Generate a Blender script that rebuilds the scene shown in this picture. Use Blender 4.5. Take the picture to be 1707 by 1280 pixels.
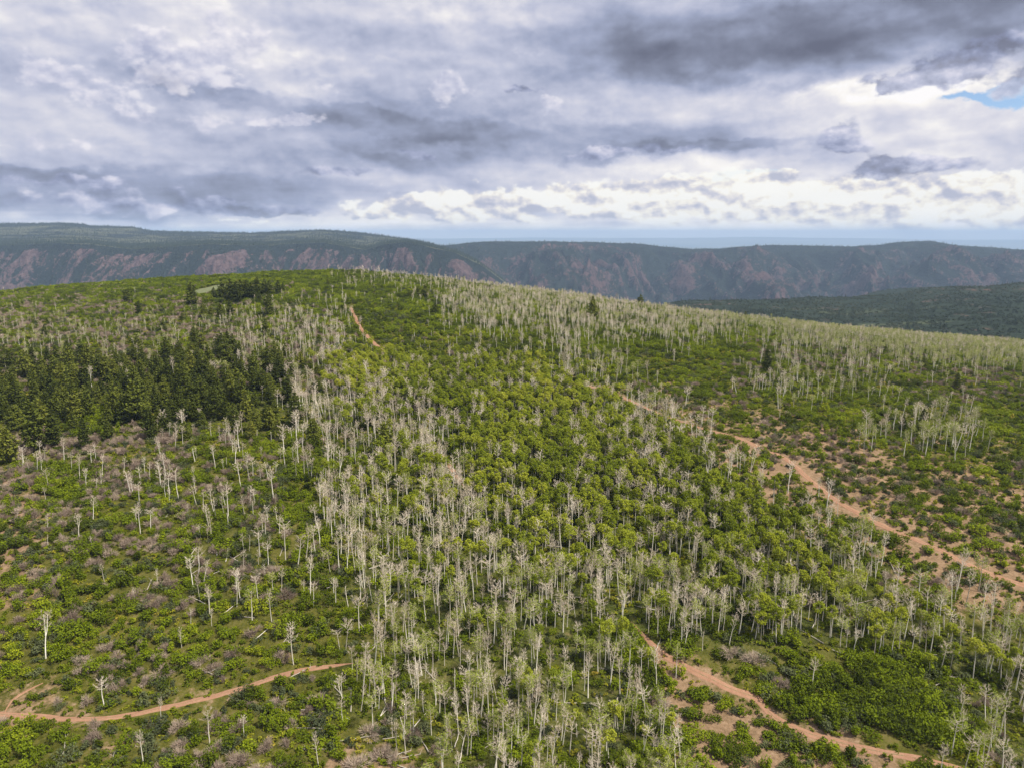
import bpy, math, random
import numpy as np
from mathutils import Vector

for _o in list(bpy.data.objects):
    bpy.data.objects.remove(_o)
scene = bpy.context.scene
R = math.radians

# ---------------------------------------------------------------- camera (the drone, about 120 m above the slope)
F = 1219.0                      # focal length in pixels of the 1707 x 1280 photograph
PITCH = R(11.6)
CP, SP = math.cos(PITCH), math.sin(PITCH)
cam_data = bpy.data.cameras.new('camera')
cam = bpy.data.objects.new('camera', cam_data)
scene.collection.objects.link(cam)
cam.location = (0, 0, 0)
cam.rotation_euler = (math.pi / 2 - PITCH, 0, 0)
cam_data.sensor_width = 36
cam_data.lens = 36 * F / 1707
cam_data.clip_start = 1
cam_data.clip_end = 200000
scene.camera = cam


def slope_of(py):
    """height / depth of the sight line through image row py"""
    v = (640.0 - np.asarray(py, float)) / F
    return (-SP + v * CP) / (CP + v * SP)


def ray(px, py):
    u = (px - 853.5) / F
    v = (640.0 - py) / F
    return np.array([u, CP + v * SP, -SP + v * CP])


def to_px(x, y, z):
    """world point -> photograph pixel"""
    d = y * CP - z * SP
    up = y * SP + z * CP
    return 853.5 + F * x / d, 640.0 - F * up / d


# ---------------------------------------------------------------- sky
SUN_EL, SUN_AZ = 54, 112        # azimuth clockwise from the viewing direction
world = bpy.data.worlds.new('World')
scene.world = world
world.use_nodes = True
wt = world.node_tree
wt.nodes.clear()


def lin(r, g, b):
    f = lambda c: (c / 255 / 12.92) if c / 255 <= 0.04045 else ((c / 255 + 0.055) / 1.055) ** 2.4
    return (f(r), f(g), f(b), 1.0)


class Ex:
    """a socket with arithmetic: every operation adds one Math node"""
    tree = wt

    def __init__(s, sock):
        s.s = sock

    @staticmethod
    def op(kind, *args, clamp=False):
        n = Ex.tree.nodes.new('ShaderNodeMath')
        n.operation = kind
        n.use_clamp = clamp
        for i, a in enumerate(args):
            if isinstance(a, Ex):
                Ex.tree.links.new(a.s, n.inputs[i])
            else:
                n.inputs[i].default_value = float(a)
        return Ex(n.outputs[0])

    def __add__(s, o): return Ex.op('ADD', s, o)
    __radd__ = __add__
    def __mul__(s, o): return Ex.op('MULTIPLY', s, o)
    __rmul__ = __mul__
    def __sub__(s, o): return Ex.op('SUBTRACT', s, o)
    def __rsub__(s, o): return Ex.op('SUBTRACT', o, s)
    def __truediv__(s, o): return Ex.op('DIVIDE', s, o)
    def __neg__(s): return Ex.op('MULTIPLY', s, -1.0)


def smooth(e, lo, hi, a=0.0, b=1.0):
    n = Ex.tree.nodes.new('ShaderNodeMapRange')
    n.interpolation_type = 'SMOOTHSTEP'
    Ex.tree.links.new(e.s, n.inputs['Value'])
    for k, val in (('From Min', lo), ('From Max', hi), ('To Min', a), ('To Max', b)):
        n.inputs[k].default_value = val
    return Ex(n.outputs['Result'])


def noise(ex, ey, scale, detail=6, rough=0.55, seed=0.0, warp=0.0, lac=2.0):
    c = Ex.tree.nodes.new('ShaderNodeCombineXYZ')
    Ex.tree.links.new(ex.s, c.inputs[0])
    Ex.tree.links.new(ey.s, c.inputs[1])
    c.inputs[2].default_value = seed
    n = Ex.tree.nodes.new('ShaderNodeTexNoise')
    n.noise_dimensions = '3D'
    n.inputs['Scale'].default_value = scale
    n.inputs['Detail'].default_value = detail
    n.inputs['Roughness'].default_value = rough
    n.inputs['Lacunarity'].default_value = lac
    n.inputs['Distortion'].default_value = warp
    Ex.tree.links.new(c.outputs[0], n.inputs['Vector'])
    return Ex(n.outputs['Fac'])


def mixcol(fac, a, b):
    n = Ex.tree.nodes.new('ShaderNodeMix')
    n.data_type = 'RGBA'
    if isinstance(fac, Ex):
        Ex.tree.links.new(fac.s, n.inputs[0])
    else:
        n.inputs[0].default_value = fac
    for i, c in ((6, a), (7, b)):
        if isinstance(c, tuple):
            n.inputs[i].default_value = c
        else:
            Ex.tree.links.new(c, n.inputs[i])
    return n.outputs[2]


def ramp(e, stops):
    n = Ex.tree.nodes.new('ShaderNodeValToRGB')
    el = n.color_ramp.elements
    while len(el) > 1:
        el.remove(el[-1])
    el[0].position = stops[0][0]
    el[0].color = stops[0][1]
    for p, c in stops[1:]:
        q = el.new(p)
        q.color = c
    Ex.tree.links.new(e.s, n.inputs[0])
    return n.outputs[0]


def build_sky():
    N, L = wt.nodes, wt.links
    tc = N.new('ShaderNodeTexCoord')
    sep = N.new('ShaderNodeSeparateXYZ')
    L.new(tc.outputs['Generated'], sep.inputs[0])
    dx, dy, dz = (Ex(sep.outputs[i]) for i in range(3))
    phi = Ex.op('ARCTAN2', dx, dy)                      # azimuth, 0 = ahead
    the = Ex.op('ARCSINE', dz)                          # elevation
    # authoring scale: hundreds of photograph pixels (azimuth and elevation both)
    K = F / 100.0
    ax = phi * K
    ay = the * K
    # turbulence shared by the layers
    w1 = noise(ax, ay * 2.0, 0.45, 5, 0.55, 1.3)
    w2 = noise(ax, ay * 2.0, 0.45, 5, 0.55, 7.9)
    w3 = noise(ax, ay * 1.4, 1.9, 6, 0.6, 3.3)
    w4 = noise(ax, ay * 1.4, 1.9, 6, 0.6, 5.1)
    X = ax + (w1 - 0.5) * 1.5 + (w3 - 0.5) * 0.55
    Y = ay + (w2 - 0.5) * 0.75 + (w4 - 0.5) * 0.38
    X2 = ax + (w3 - 0.5) * 0.7
    Y2 = ay + (w4 - 0.5) * 0.45

    def conv(px, py):
        d = ray(px, py)
        return math.atan2(d[0], d[1]) * K, math.asin(d[2] / np.linalg.norm(d)) * K

    def pack(a, b):
        c = N.new('ShaderNodeCombineXYZ')
        L.new(a.s, c.inputs[0])
        L.new(b.s, c.inputs[1])
        return c.outputs[0]

    soft_v, crisp_v = pack(X, Y), pack(X2, Y2)

    def blob(px, py, rx, ry, tilt=0.0, crisp=False):
        cx, cy = conv(px, py)
        m = N.new('ShaderNodeMapping')
        m.vector_type = 'TEXTURE'
        L.new(crisp_v if crisp else soft_v, m.inputs[0])
        m.inputs['Location'].default_value = (cx, cy, 0)
        m.inputs['Rotation'].default_value = (0, 0, R(tilt))
        m.inputs['Scale'].default_value = (rx / 100 * 2.0, ry / 100 * 2.0, 1)
        g = N.new('ShaderNodeTexGradient')
        g.gradient_type = 'QUADRATIC_SPHERE'
        L.new(m.outputs[0], g.inputs[0])
        return Ex(g.outputs['Fac'])

    def total(items, crisp=False):
        out = None
        for w, *r in items:
            t = blob(*r, crisp=crisp) * w
            out = t if out is None else out + t
        return out

    # cloud deck seen from below: noise laid out on a plane overhead, so it closes up towards the horizon
    inv = Ex.op('DIVIDE', 1.0, Ex.op('MAXIMUM', dz, 0.0) + 0.07)
    qx, qy = dx * inv, dy * inv
    deck = noise(qx, qy * 1.0, 0.55, 5, 0.5, 2.0)
    deckf = noise(qx, qy, 1.9, 4, 0.55, 9.0)
    streak = noise(ax * 0.35 , ay * 2.6, 1.0, 4, 0.5, 4.4)
    billow = noise(ax, ay * 1.5, 2.3, 7, 0.54, 6.6)
    billow_up = noise(ax + 0.05, ay * 1.5 + 0.13, 2.3, 7, 0.54, 6.6)
    relief = (billow - billow_up)
    big = noise(ax, ay * 1.6, 0.9, 4, 0.5, 12.6)
    big_up = noise(ax + 0.10, ay * 1.6 + 0.26, 0.9, 4, 0.5, 12.6)
    relief2 = (big - big_up)
    huge = noise(ax * 0.8, ay * 1.5, 0.42, 4, 0.5, 22.6)
    huge_up = noise(ax * 0.8 + 0.22, ay * 1.5 + 0.55, 0.42, 4, 0.5, 22.6)
    relief3 = smooth(huge - huge_up, -0.16, 0.16, -0.5, 0.5)

    # layout of light and dark in the deck
    lay = total([
        (-0.06, 250, 60, 420, 150, 0), (0.16, 20, 40, 120, 60), (0.06, 430, 110, 110, 75, -30), (0.10, 690, 30, 200, 60),
        (0.10, 330, 235, 420, 34, -4), (-0.17, 560, 165, 420, 26, -5), (-0.20, 760, 222, 260, 24, -3),
        (-0.18, 60, 285, 230, 16), (-0.20, 330, 318, 420, 40, 2), (-0.14, 560, 262, 200, 22, -8), (-0.22, 130, 345, 380, 30, -2),
        (-0.10, 620, 45, 240, 45), (-0.22, 1420, 35, 430, 90, 6), (-0.26, 1250, 85, 220, 42, 4), (-0.16, 1660, 10, 200, 50),
        (-0.14, 960, 60, 230, 50), (-0.18, 1020, 215, 300, 26, -3), (-0.16, 1180, 248, 260, 14), (0.34, 1420, 168, 330, 46, -2),
        (0.30, 1600, 135, 170, 40), (0.14, 1100, 140, 160, 30), (0.22, 1250, 275, 420, 26), (0.20, 1550, 225, 200, 26),
        (0.12, 900, 315, 380, 40), (0.10, 1500, 330, 380, 50), (0.16, 600, 366, 220, 18),
        (0.05, 1150, 180, 260, 30)])
    V = lay + 0.605 + relief3 * 0.17 + (deck - 0.5) * 0.40 + (deckf - 0.5) * 0.12 + (streak - 0.5) * 0.30 + relief2 * 0.60 + relief * 0.28
    # sheets with a clear edge on top of each other
    dark1 = total([(1.0, 760, 222, 330, 30, -3), (0.9, 420, 318, 330, 36, 3), (1.0, 130, 345, 330, 26, -1), (0.9, 640, 262, 110, 14, -14),
                   (0.9, 60, 286, 190, 16), (0.9, 330, 150, 190, 18, -6), (0.8, 600, 190, 200, 18, -8), (0.8, 1040, 258, 250, 16, 2),
                   (0.8, 590, 50, 150, 38, -8), (0.8, 1230, 240, 160, 10)], crisp=True)
    dark2 = total([(1.25, 1480, 20, 400, 74, 4), (1.2, 1330, 92, 230, 38, 2), (0.8, 1130, 60, 200, 50, -10), (0.7, 1640, 30, 200, 50)], crisp=True)
    lite1 = total([(1.0, 330, 45, 170, 75, -25), (0.8, 130, 80, 170, 70, 10), (0.8, 440, 120, 130, 30, -10), (0.7, 640, 100, 130, 20, -4),
                   (0.8, 800, 20, 200, 60, -10), (0.7, 1380, 150, 330, 30)], crisp=True)
    V = V - smooth(dark1 + (big - 0.5) * 0.9 + (billow - 0.5) * 0.35, 0.38, 0.80) * 0.15
    V = V - smooth(dark2 + (big - 0.5) * 1.1 + (billow - 0.5) * 0.35, 0.34, 0.95) * 0.155
    V = V + smooth(lite1 + (big - 0.5) * 1.1 + (billow - 0.5) * 0.6, 0.42, 0.74) * 0.10
    high = smooth(ay, 4.5, 9.0, 0.0, 0.04)              # brightness added overhead, out of view, to lift the light on the ground
    V = V + high + smooth(ay, 0.62, 0.15, 0.0, 0.30)      # bright towards the horizon, under the edge of the deck
    deck_col = ramp(V, [(0.0, lin(104, 108, 127)), (0.22, lin(130, 136, 157)), (0.42, lin(160, 168, 194)), (0.60, lin(192, 196, 216)),
                        (0.78, lin(222, 221, 230)), (0.95, lin(252, 248, 244)), (1.0, lin(255, 252, 252))])

    # holes in the deck: blue behind
    hole = total([(0.95, 1605, 163, 62, 15, 3), (0.7, 1695, 160, 32, 30), (0.9, 1205, 293, 42, 7), (0.8, 1290, 288, 40, 6),
                  (0.30, 1030, 384, 760, 9)], crisp=True)
    hole_a = smooth(hole + (w3 - 0.5) * 0.7, 0.42, 0.62)
    low = smooth(ay + (w1 - 0.5) * 0.25, -0.35, 0.28, 1.0, 0.0)          # the clear strip along the horizon
    hole_a = Ex.op('MAXIMUM', hole_a, low * 0.08)

    # far cumulus band above the horizon
    band = total([(1.0, 1010, 335, 330, 34), (1.0, 1400, 335, 400, 42), (0.9, 700, 345, 110, 22), (0.75, 820, 362, 60, 9), (0.9, 1640, 345, 170, 40),
                  (0.8, 620, 364, 45, 9), (0.7, 1240, 305, 120, 18), (0.5, 420, 372, 200, 9)], crisp=True)
    band_a = smooth(band + (billow - 0.5) * 1.5, 0.40, 0.60) * 0.92
    bv = 0.80 + relief * 3.0 + relief2 * 3.0 + (billow - 0.5) * 0.4 + (w1 - 0.5) * 0.7 + smooth(band, 0.3, 1.1, 0.10, -0.06)
    band_col = ramp(bv, [(0.25, lin(186, 189, 206)), (0.5, lin(210, 209, 219)), (0.72, lin(236, 231, 228)), (0.92, lin(254, 249, 236)), (1.0, lin(255, 253, 247))])

    # nearer low cloud: grey scud with torn edges, and pale puffs
    scud = total([(1.25, 1405, 230, 46, 28, 4), (1.15, 1470, 280, 46, 20), (0.9, 1590, 275, 90, 26), (1.0, 1476, 143, 30, 18),
                  (1.0, 1620, 95, 110, 30, 20), (0.9, 1575, 120, 45, 16), (0.9, 1690, 140, 50, 30), (0.9, 690, 258, 60, 9, -18), (0.85, 560, 285, 150, 16, 4),
                  (0.95, 420, 352, 110, 12), (0.95, 200, 340, 260, 22), (0.8, 60, 300, 200, 14),
                  (0.85, 1000, 256, 120, 8, 3), (0.75, 1130, 250, 120, 8), (0.8, 870, 150, 60, 8)], crisp=True)
    scud_a = smooth(scud + (billow - 0.5) * 1.3, 0.46, 0.72) * 0.85
    sv = 0.48 + relief * 2.0 + relief2 * 1.6 + (big - 0.5) * 0.4 + smooth(ay, 0.3, 5.0, 0.0, -0.10)
    scud_col = ramp(sv, [(0.0, lin(118, 121, 140)), (0.3, lin(140, 147, 176)), (0.55, lin(172, 178, 205)), (0.8, lin(208, 208, 226)), (1.0, lin(236, 233, 242))])
    puff = total([(1.0, 740, 152, 50, 32, 10), (0.8, 500, 198, 28, 9), (0.75, 905, 178, 48, 18), (0.6, 540, 145, 40, 14), (0.6, 250, 80, 120, 40, -20),
                  (0.6, 400, 60, 80, 40, -30), (0.5, 1320, 150, 40, 16), (0.8, 120, 140, 130, 30, -15), (0.8, 330, 110, 110, 40, 20), (0.7, 420, 205, 150, 16, 5), (0.7, 90, 240, 140, 18), (0.3, 880, 90, 120, 30, 10)], crisp=True)
    puff_a = smooth(puff + (billow - 0.5) * 1.6, 0.40, 0.66) * 0.62
    pv = 0.70 + relief * 2.4 + relief2 * 2.0
    puff_col = ramp(pv, [(0.2, lin(176, 180, 206)), (0.6, lin(212, 212, 228)), (0.9, lin(236, 232, 240)), (1.0, lin(246, 242, 246))])

    c1 = mixcol(band_a, deck_col, band_col)
    c2 = mixcol(scud_a, c1, scud_col)
    c3 = mixcol(puff_a, c2, puff_col)
    cover = (1.0 - hole_a)
    cover = Ex.op('MAXIMUM', cover, Ex.op('MAXIMUM', band_a * 0.96, scud_a))
    below = smooth(dz, -0.02, -0.004, 0.0, 1.0)

    sky = N.new('ShaderNodeTexSky')
    sky.sky_type = 'NISHITA'
    sky.sun_disc = False
    sky.sun_elevation = R(SUN_EL)
    sky.sun_rotation = R(SUN_AZ)
    sky.altitude = 2500
    sky.dust_density = 0.6
    bg1 = N.new('ShaderNodeBackground')
    bg1.inputs[1].default_value = 0.050
    L.new(sky.outputs[0], bg1.inputs[0])
    bg2 = N.new('ShaderNodeBackground')
    bg2.inputs[1].default_value = 0.355
    L.new(c3, bg2.inputs[0])
    mix = N.new('ShaderNodeMixShader')
    L.new(cover.s, mix.inputs[0])
    L.new(bg1.outputs[0], mix.inputs[1])
    L.new(bg2.outputs[0], mix.inputs[2])
    out = N.new('ShaderNodeOutputWorld')
    L.new(mix.outputs[0], out.inputs[0])


build_sky()
world.cycles.sampling_method = 'MANUAL'
world.cycles.sample_map_resolution = 512

sun_data = bpy.data.lights.new('sun', 'SUN')
sun = bpy.data.objects.new('sun', sun_data)
scene.collection.objects.link(sun)
sun_data.energy = 2.2
sun_data.angle = R(5)
sun_data.color = (1.0, 0.95, 0.86)
_az, _el = R(SUN_AZ), R(SUN_EL)
_sd = Vector((math.sin(_az) * math.cos(_el), math.cos(_az) * math.cos(_el), math.sin(_el)))
sun.rotation_euler = _sd.to_track_quat('Z', 'Y').to_euler()

scene.view_settings.view_transform = 'Standard'
scene.view_settings.look = 'None'
scene.view_settings.exposure = 1.52
scene.view_settings.gamma = 1.0
scene.view_settings.use_curve_mapping = False
scene.cycles.max_bounces = 4
scene.cycles.diffuse_bounces = 2
scene.cycles.glossy_bounces = 1
scene.cycles.transmission_bounces = 1
scene.cycles.transparent_max_bounces = 6
scene.cycles.volume_bounces = 0

# ================================================================ helpers
rng = np.random.default_rng(7)


def _hash(ix, iy, seed):
    h = (ix.astype(np.int64) * 374761393 + iy.astype(np.int64) * 668265263 + seed * 1442695041) & 0xffffffff
    h = ((h ^ (h >> 13)) * 1274126177) & 0xffffffff
    return (h ^ (h >> 16)) & 0xffffffff


def pnoise(x, y, seed=0):
    """gradient noise, about -1..1"""
    x = np.asarray(x, float); y = np.asarray(y, float)
    ix, iy = np.floor(x), np.floor(y)
    fx, fy = x - ix, y - iy
    ux, uy = fx * fx * fx * (fx * (fx * 6 - 15) + 10), fy * fy * fy * (fy * (fy * 6 - 15) + 10)
    out = 0
    for ox in (0, 1):
        for oy in (0, 1):
            g = _hash(ix + ox, iy + oy, seed) * (2 * math.pi / 4294967296.0)
            w = (ux if ox else 1 - ux) * (uy if oy else 1 - uy)
            out = out + w * (np.cos(g) * (fx - ox) + np.sin(g) * (fy - oy))
    return out * 1.5


def fbm(x, y, octaves=4, seed=0, gain=0.5):
    out, a, f = 0, 1.0, 1.0
    for i in range(octaves):
        out = out + a * pnoise(x * f + i * 17.3, y * f - i * 9.1, seed + i)
        a *= gain; f *= 2.03
    return out


def ridged(x, y, octaves=4, seed=0, gain=0.5):
    out, a, f, n = 0, 1.0, 1.0, 0
    for i in range(octaves):
        out = out + a * (1 - np.abs(pnoise(x * f + i * 7.7, y * f + i * 3.1, seed + i)) * 1.6)
        n += a; a *= gain; f *= 2.1
    return np.clip(out / n, 0, 1)


def sstep(lo, hi, v):
    t = np.clip((v - lo) / (hi - lo), 0, 1)
    return t * t * (3 - 2 * t)


def mesh_from(name, verts, faces, smooth_=False):
    """mesh from numpy arrays; faces is an (n, 3) or (n, 4) index array or a list of those"""
    me = bpy.data.meshes.new(name)
    if not isinstance(faces, (list, tuple)):
        faces = [faces]
    faces = [np.asarray(f, np.int32) for f in faces if len(f)]
    verts = np.asarray(verts, np.float32)
    me.vertices.add(len(verts))
    me.vertices.foreach_set('co', verts.ravel())
    me.loops.add(sum(f.size for f in faces))
    me.loops.foreach_set('vertex_index', np.concatenate([f.ravel() for f in faces]))
    n = sum(len(f) for f in faces)
    me.polygons.add(n)
    starts, base = [], 0
    for f in faces:
        starts.append(base + np.arange(len(f)) * f.shape[1])
        base += f.size
    me.polygons.foreach_set('loop_start', np.concatenate(starts).astype(np.int32))
    if smooth_:
        me.polygons.foreach_set('use_smooth', np.ones(n, bool))
    me.update(calc_edges=True)
    return me


def grid_faces(nx, ny):
    i = np.arange((ny - 1) * nx).reshape(ny - 1, nx)[:, :-1].ravel()
    return np.stack([i, i + 1, i + 1 + nx, i + nx], 1)


def float_attr(me, name, values):
    a = me.attributes.new(name, 'FLOAT', 'POINT')
    a.data.foreach_set('value', np.asarray(values, np.float32).ravel())


def link(name, data, mat=None, parent=None, **props):
    o = bpy.data.objects.new(name, data)
    if mat is not None and data is not None and len(data.materials) == 0:
        data.materials.append(mat)
    scene.collection.objects.link(o)
    if parent is not None:
        o.parent = parent
    for k, v in props.items():
        if v:
            o[k] = v
    return o


# ---------------------------------------------------------------- materials
def new_mat(name, rough=0.9):
    m = bpy.data.materials.new(name)
    m.use_nodes = True
    Ex.tree = m.node_tree
    b = m.node_tree.nodes['Principled BSDF']
    b.inputs['Roughness'].default_value = rough
    b.inputs['Specular IOR Level'].default_value = 0.05
    return m, b


def attr(name):
    n = Ex.tree.nodes.new('ShaderNodeAttribute')
    n.attribute_name = name
    return Ex(n.outputs['Fac'])


def noise3(scale, detail=4, rough=0.55, vec='Object', stretch=None):
    t = Ex.tree.nodes.new('ShaderNodeTexCoord')
    n = Ex.tree.nodes.new('ShaderNodeTexNoise')
    n.inputs['Scale'].default_value = scale
    n.inputs['Detail'].default_value = detail
    n.inputs['Roughness'].default_value = rough
    if stretch:
        mp = Ex.tree.nodes.new('ShaderNodeMapping')
        mp.inputs['Scale'].default_value = stretch
        Ex.tree.links.new(t.outputs[vec], mp.inputs[0])
        Ex.tree.links.new(mp.outputs[0], n.inputs['Vector'])
    else:
        Ex.tree.links.new(t.outputs[vec], n.inputs['Vector'])
    return Ex(n.outputs['Fac'])


def set_col(b, sock):
    Ex.tree.links.new(sock, b.inputs['Base Color'])


def bump(b, height, strength=0.5, dist=0.3):
    n = Ex.tree.nodes.new('ShaderNodeBump')
    n.inputs['Strength'].default_value = strength
    n.inputs['Distance'].default_value = dist
    Ex.tree.links.new(height.s, n.inputs['Height'])
    Ex.tree.links.new(n.outputs[0], b.inputs['Normal'])


def c4(r, g, b):
    return (r, g, b, 1.0)


# ---------------------------------------------------------------- the near hill, as rows of the photograph at known depths
COLS = np.array([-0.95, -0.75, -0.45, -0.2, 0.05, 0.3, 0.5, 0.75, 0.95])
DEPS = np.array([130, 160, 197, 232, 284, 335, 400, 480, 570, 670, 780, 900, 1050, 1300, 1800, 2600.])
ROWS = np.array([
    [1372, 1195, 1008, 888, 775, 700, 632, 577, 540, 518, 512, 518, 545],
    [1370, 1190, 1005, 885, 770, 695, 625, 567, 527, 502, 493, 497, 525],
    [1370, 1190, 1003, 882, 766, 690, 620, 560, 516, 486, 469, 468, 495],
    [1370, 1190, 1000, 880, 762, 688, 614, 553, 508, 476, 459, 460, 490],
    [1370, 1190, 1000, 880, 762, 688, 618, 561, 521, 500, 493, 500, 530],
    [1370, 1190, 1000, 880, 765, 695, 632, 582, 552, 536, 532, 540, 570],
    [1370, 1190, 1000, 882, 770, 705, 647, 602, 574, 561, 558, 566, 590],
    [1370, 1190, 1002, 886, 780, 722, 667, 624, 598, 585, 581, 588, 610],
    [1372, 1195, 1006, 892, 790, 736, 684, 642, 616, 602, 598, 604, 625]], float)
ZTAB = np.empty((len(COLS), len(DEPS)))
ZTAB[:, :13] = DEPS[:13] * slope_of(ROWS)
ZTAB[:, 13] = np.minimum(ZTAB[:, 12] - 90, -230)
ZTAB[:, 14] = -560
ZTAB[:, 15] = -680


def _pchip_slopes(x, y):
    h = np.diff(x)
    d = np.diff(y, axis=-1) / h
    m = np.zeros_like(y)
    a, b = d[..., :-1], d[..., 1:]
    w = np.where(a * b > 0, 2 * a * b / np.where(np.abs(a + b) < 1e-9, 1, a + b), 0)
    m[..., 1:-1] = 0.5 * (w + np.where(a * b > 0, 0.5 * (a + b), 0.35 * (a + b)))
    m[..., 0], m[..., -1] = d[..., 0], d[..., -1]
    return m


_MD = _pchip_slopes(DEPS, ZTAB)


def ground_base(x, y):
    x = np.asarray(x, float); y = np.asarray(y, float)
    yc = np.clip(y, 130, 2600)
    a = np.clip(x / yc, -0.95, 0.95)
    j = np.clip(np.searchsorted(DEPS, yc, 'right') - 1, 0, len(DEPS) - 2)
    h = DEPS[j + 1] - DEPS[j]
    t = (yc - DEPS[j]) / h
    h00, h10, h01, h11 = 2*t**3-3*t**2+1, t**3-2*t**2+t, -2*t**3+3*t**2, t**3-t**2

    def col(i):
        i = np.clip(i, 0, len(COLS) - 1)
        return h00 * ZTAB[i, j] + h10 * h * _MD[i, j] + h01 * ZTAB[i, j + 1] + h11 * h * _MD[i, j + 1]
    i = np.clip(np.searchsorted(COLS, a, 'right') - 1, 0, len(COLS) - 2)
    s = (a - COLS[i]) / (COLS[i + 1] - COLS[i])
    p0, p1, p2, p3 = col(i - 1), col(i), col(i + 1), col(i + 2)
    z = p1 + 0.5 * s * (p2 - p0 + s * (2*p0 - 5*p1 + 4*p2 - p3 + s * (3*(p1 - p2) + p3 - p0)))
    z = np.where(y < 130, z + (y - 130) * 0.02, z)
    fade = sstep(1500, 1000, np.abs(y))
    return z + (fbm(x / 70, y / 70, 3, 11) * 1.6 + fbm(x / 14, y / 14, 2, 31) * 0.35) * (0.3 + 0.7 * fade)


# the ground mesh: 4 m cells on the hill, coarser beyond the crest
GX = np.concatenate([-np.geomspace(1500, 600, 26)[:-1], np.arange(-600, 600.1, 4.0), np.geomspace(600, 1500, 26)[1:]])
GY = np.concatenate([np.arange(-60, 900, 4.0), np.geomspace(900, 2600, 60)])
_gx, _gy = np.meshgrid(GX, GY)
GZ = ground_base(_gx, _gy)


def ground_z(x, y):
    """height of the ground mesh itself"""
    x = np.clip(np.asarray(x, float), GX[0], GX[-1] - 1e-6); y = np.clip(np.asarray(y, float), GY[0], GY[-1] - 1e-6)
    i = np.searchsorted(GX, x, 'right') - 1
    j = np.searchsorted(GY, y, 'right') - 1
    s = (x - GX[i]) / (GX[i + 1] - GX[i]); t = (y - GY[j]) / (GY[j + 1] - GY[j])
    return (1-t) * ((1-s) * GZ[j, i] + s * GZ[j, i+1]) + t * ((1-s) * GZ[j+1, i] + s * GZ[j+1, i+1])


def on_ground(px, py):
    """where the sight line through a photograph pixel meets the hill"""
    d = ray(px, py)
    d = d / d[1]
    ys = np.geomspace(100, 1000, 900)
    gap = d[2] * ys - ground_z(d[0] * ys, ys)
    k = int(np.argmax(gap < 0)) if (gap < 0).any() else int(np.argmin(gap))
    if k > 0 and gap[k] < 0:
        f = gap[k-1] / (gap[k-1] - gap[k])
        yy = ys[k-1] + f * (ys[k] - ys[k-1])
    else:
        yy = ys[k]
    return np.array([d[0] * yy, yy, float(ground_z(d[0] * yy, yy))])


# ---------------------------------------------------------------- what grows where: spans (row, from, to, amount 0-9)
def span_map(spans):
    """raster of 20 px cells over x -300..2000, y 420..1400, softened"""
    m = np.zeros((50, 116))
    for y, x0, x1, d in spans:
        r = int((y - 420) / 20)
        c0, c1 = int((x0 + 300) / 20), int((x1 + 300) / 20)
        if x0 <= 0: c0 = 0
        if x1 >= 1700: c1 = 115
        m[max(r - 1, 0):r + 1, c0:c1 + 1] = np.maximum(m[max(r - 1, 0):r + 1, c0:c1 + 1], d)
    m[43:, :] = m[42:43, :]
    for _ in range(2):
        p = np.pad(m, 1, 'edge')
        m = (p[:-2, 1:-1] + p[2:, 1:-1] + p[1:-1, :-2] + p[1:-1, 2:] + 2 * m) / 6
    return m


def sample_map(m, px, py):
    u = np.clip((px + 300) / 20 - 0.5, 0, m.shape[1] - 1.001); v = np.clip((py - 420) / 20 - 0.5, 0, m.shape[0] - 1.001)
    i, j = u.astype(int), v.astype(int)
    s, t = u - i, v - j
    return (1-t) * ((1-s) * m[j, i] + s * m[j, i+1]) + t * ((1-s) * m[j+1, i] + s * m[j+1, i+1])


def rows(*items):
    """(y0, y1, x0, x1, d): fills every 40 px row between y0 and y1; x ends may be given for both rows as (a, b) pairs"""
    out = []
    for y0, y1, x0, x1, d in items:
        n = max(int(round((y1 - y0) / 40)), 0)
        for k in range(n + 1):
            f = k / n if n else 0
            g = lambda v: v[0] + (v[1] - v[0]) * f if isinstance(v, tuple) else v
            out.append((y0 + (y1 - y0) * f, g(x0), g(x1), g(d)))
    return out


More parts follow.
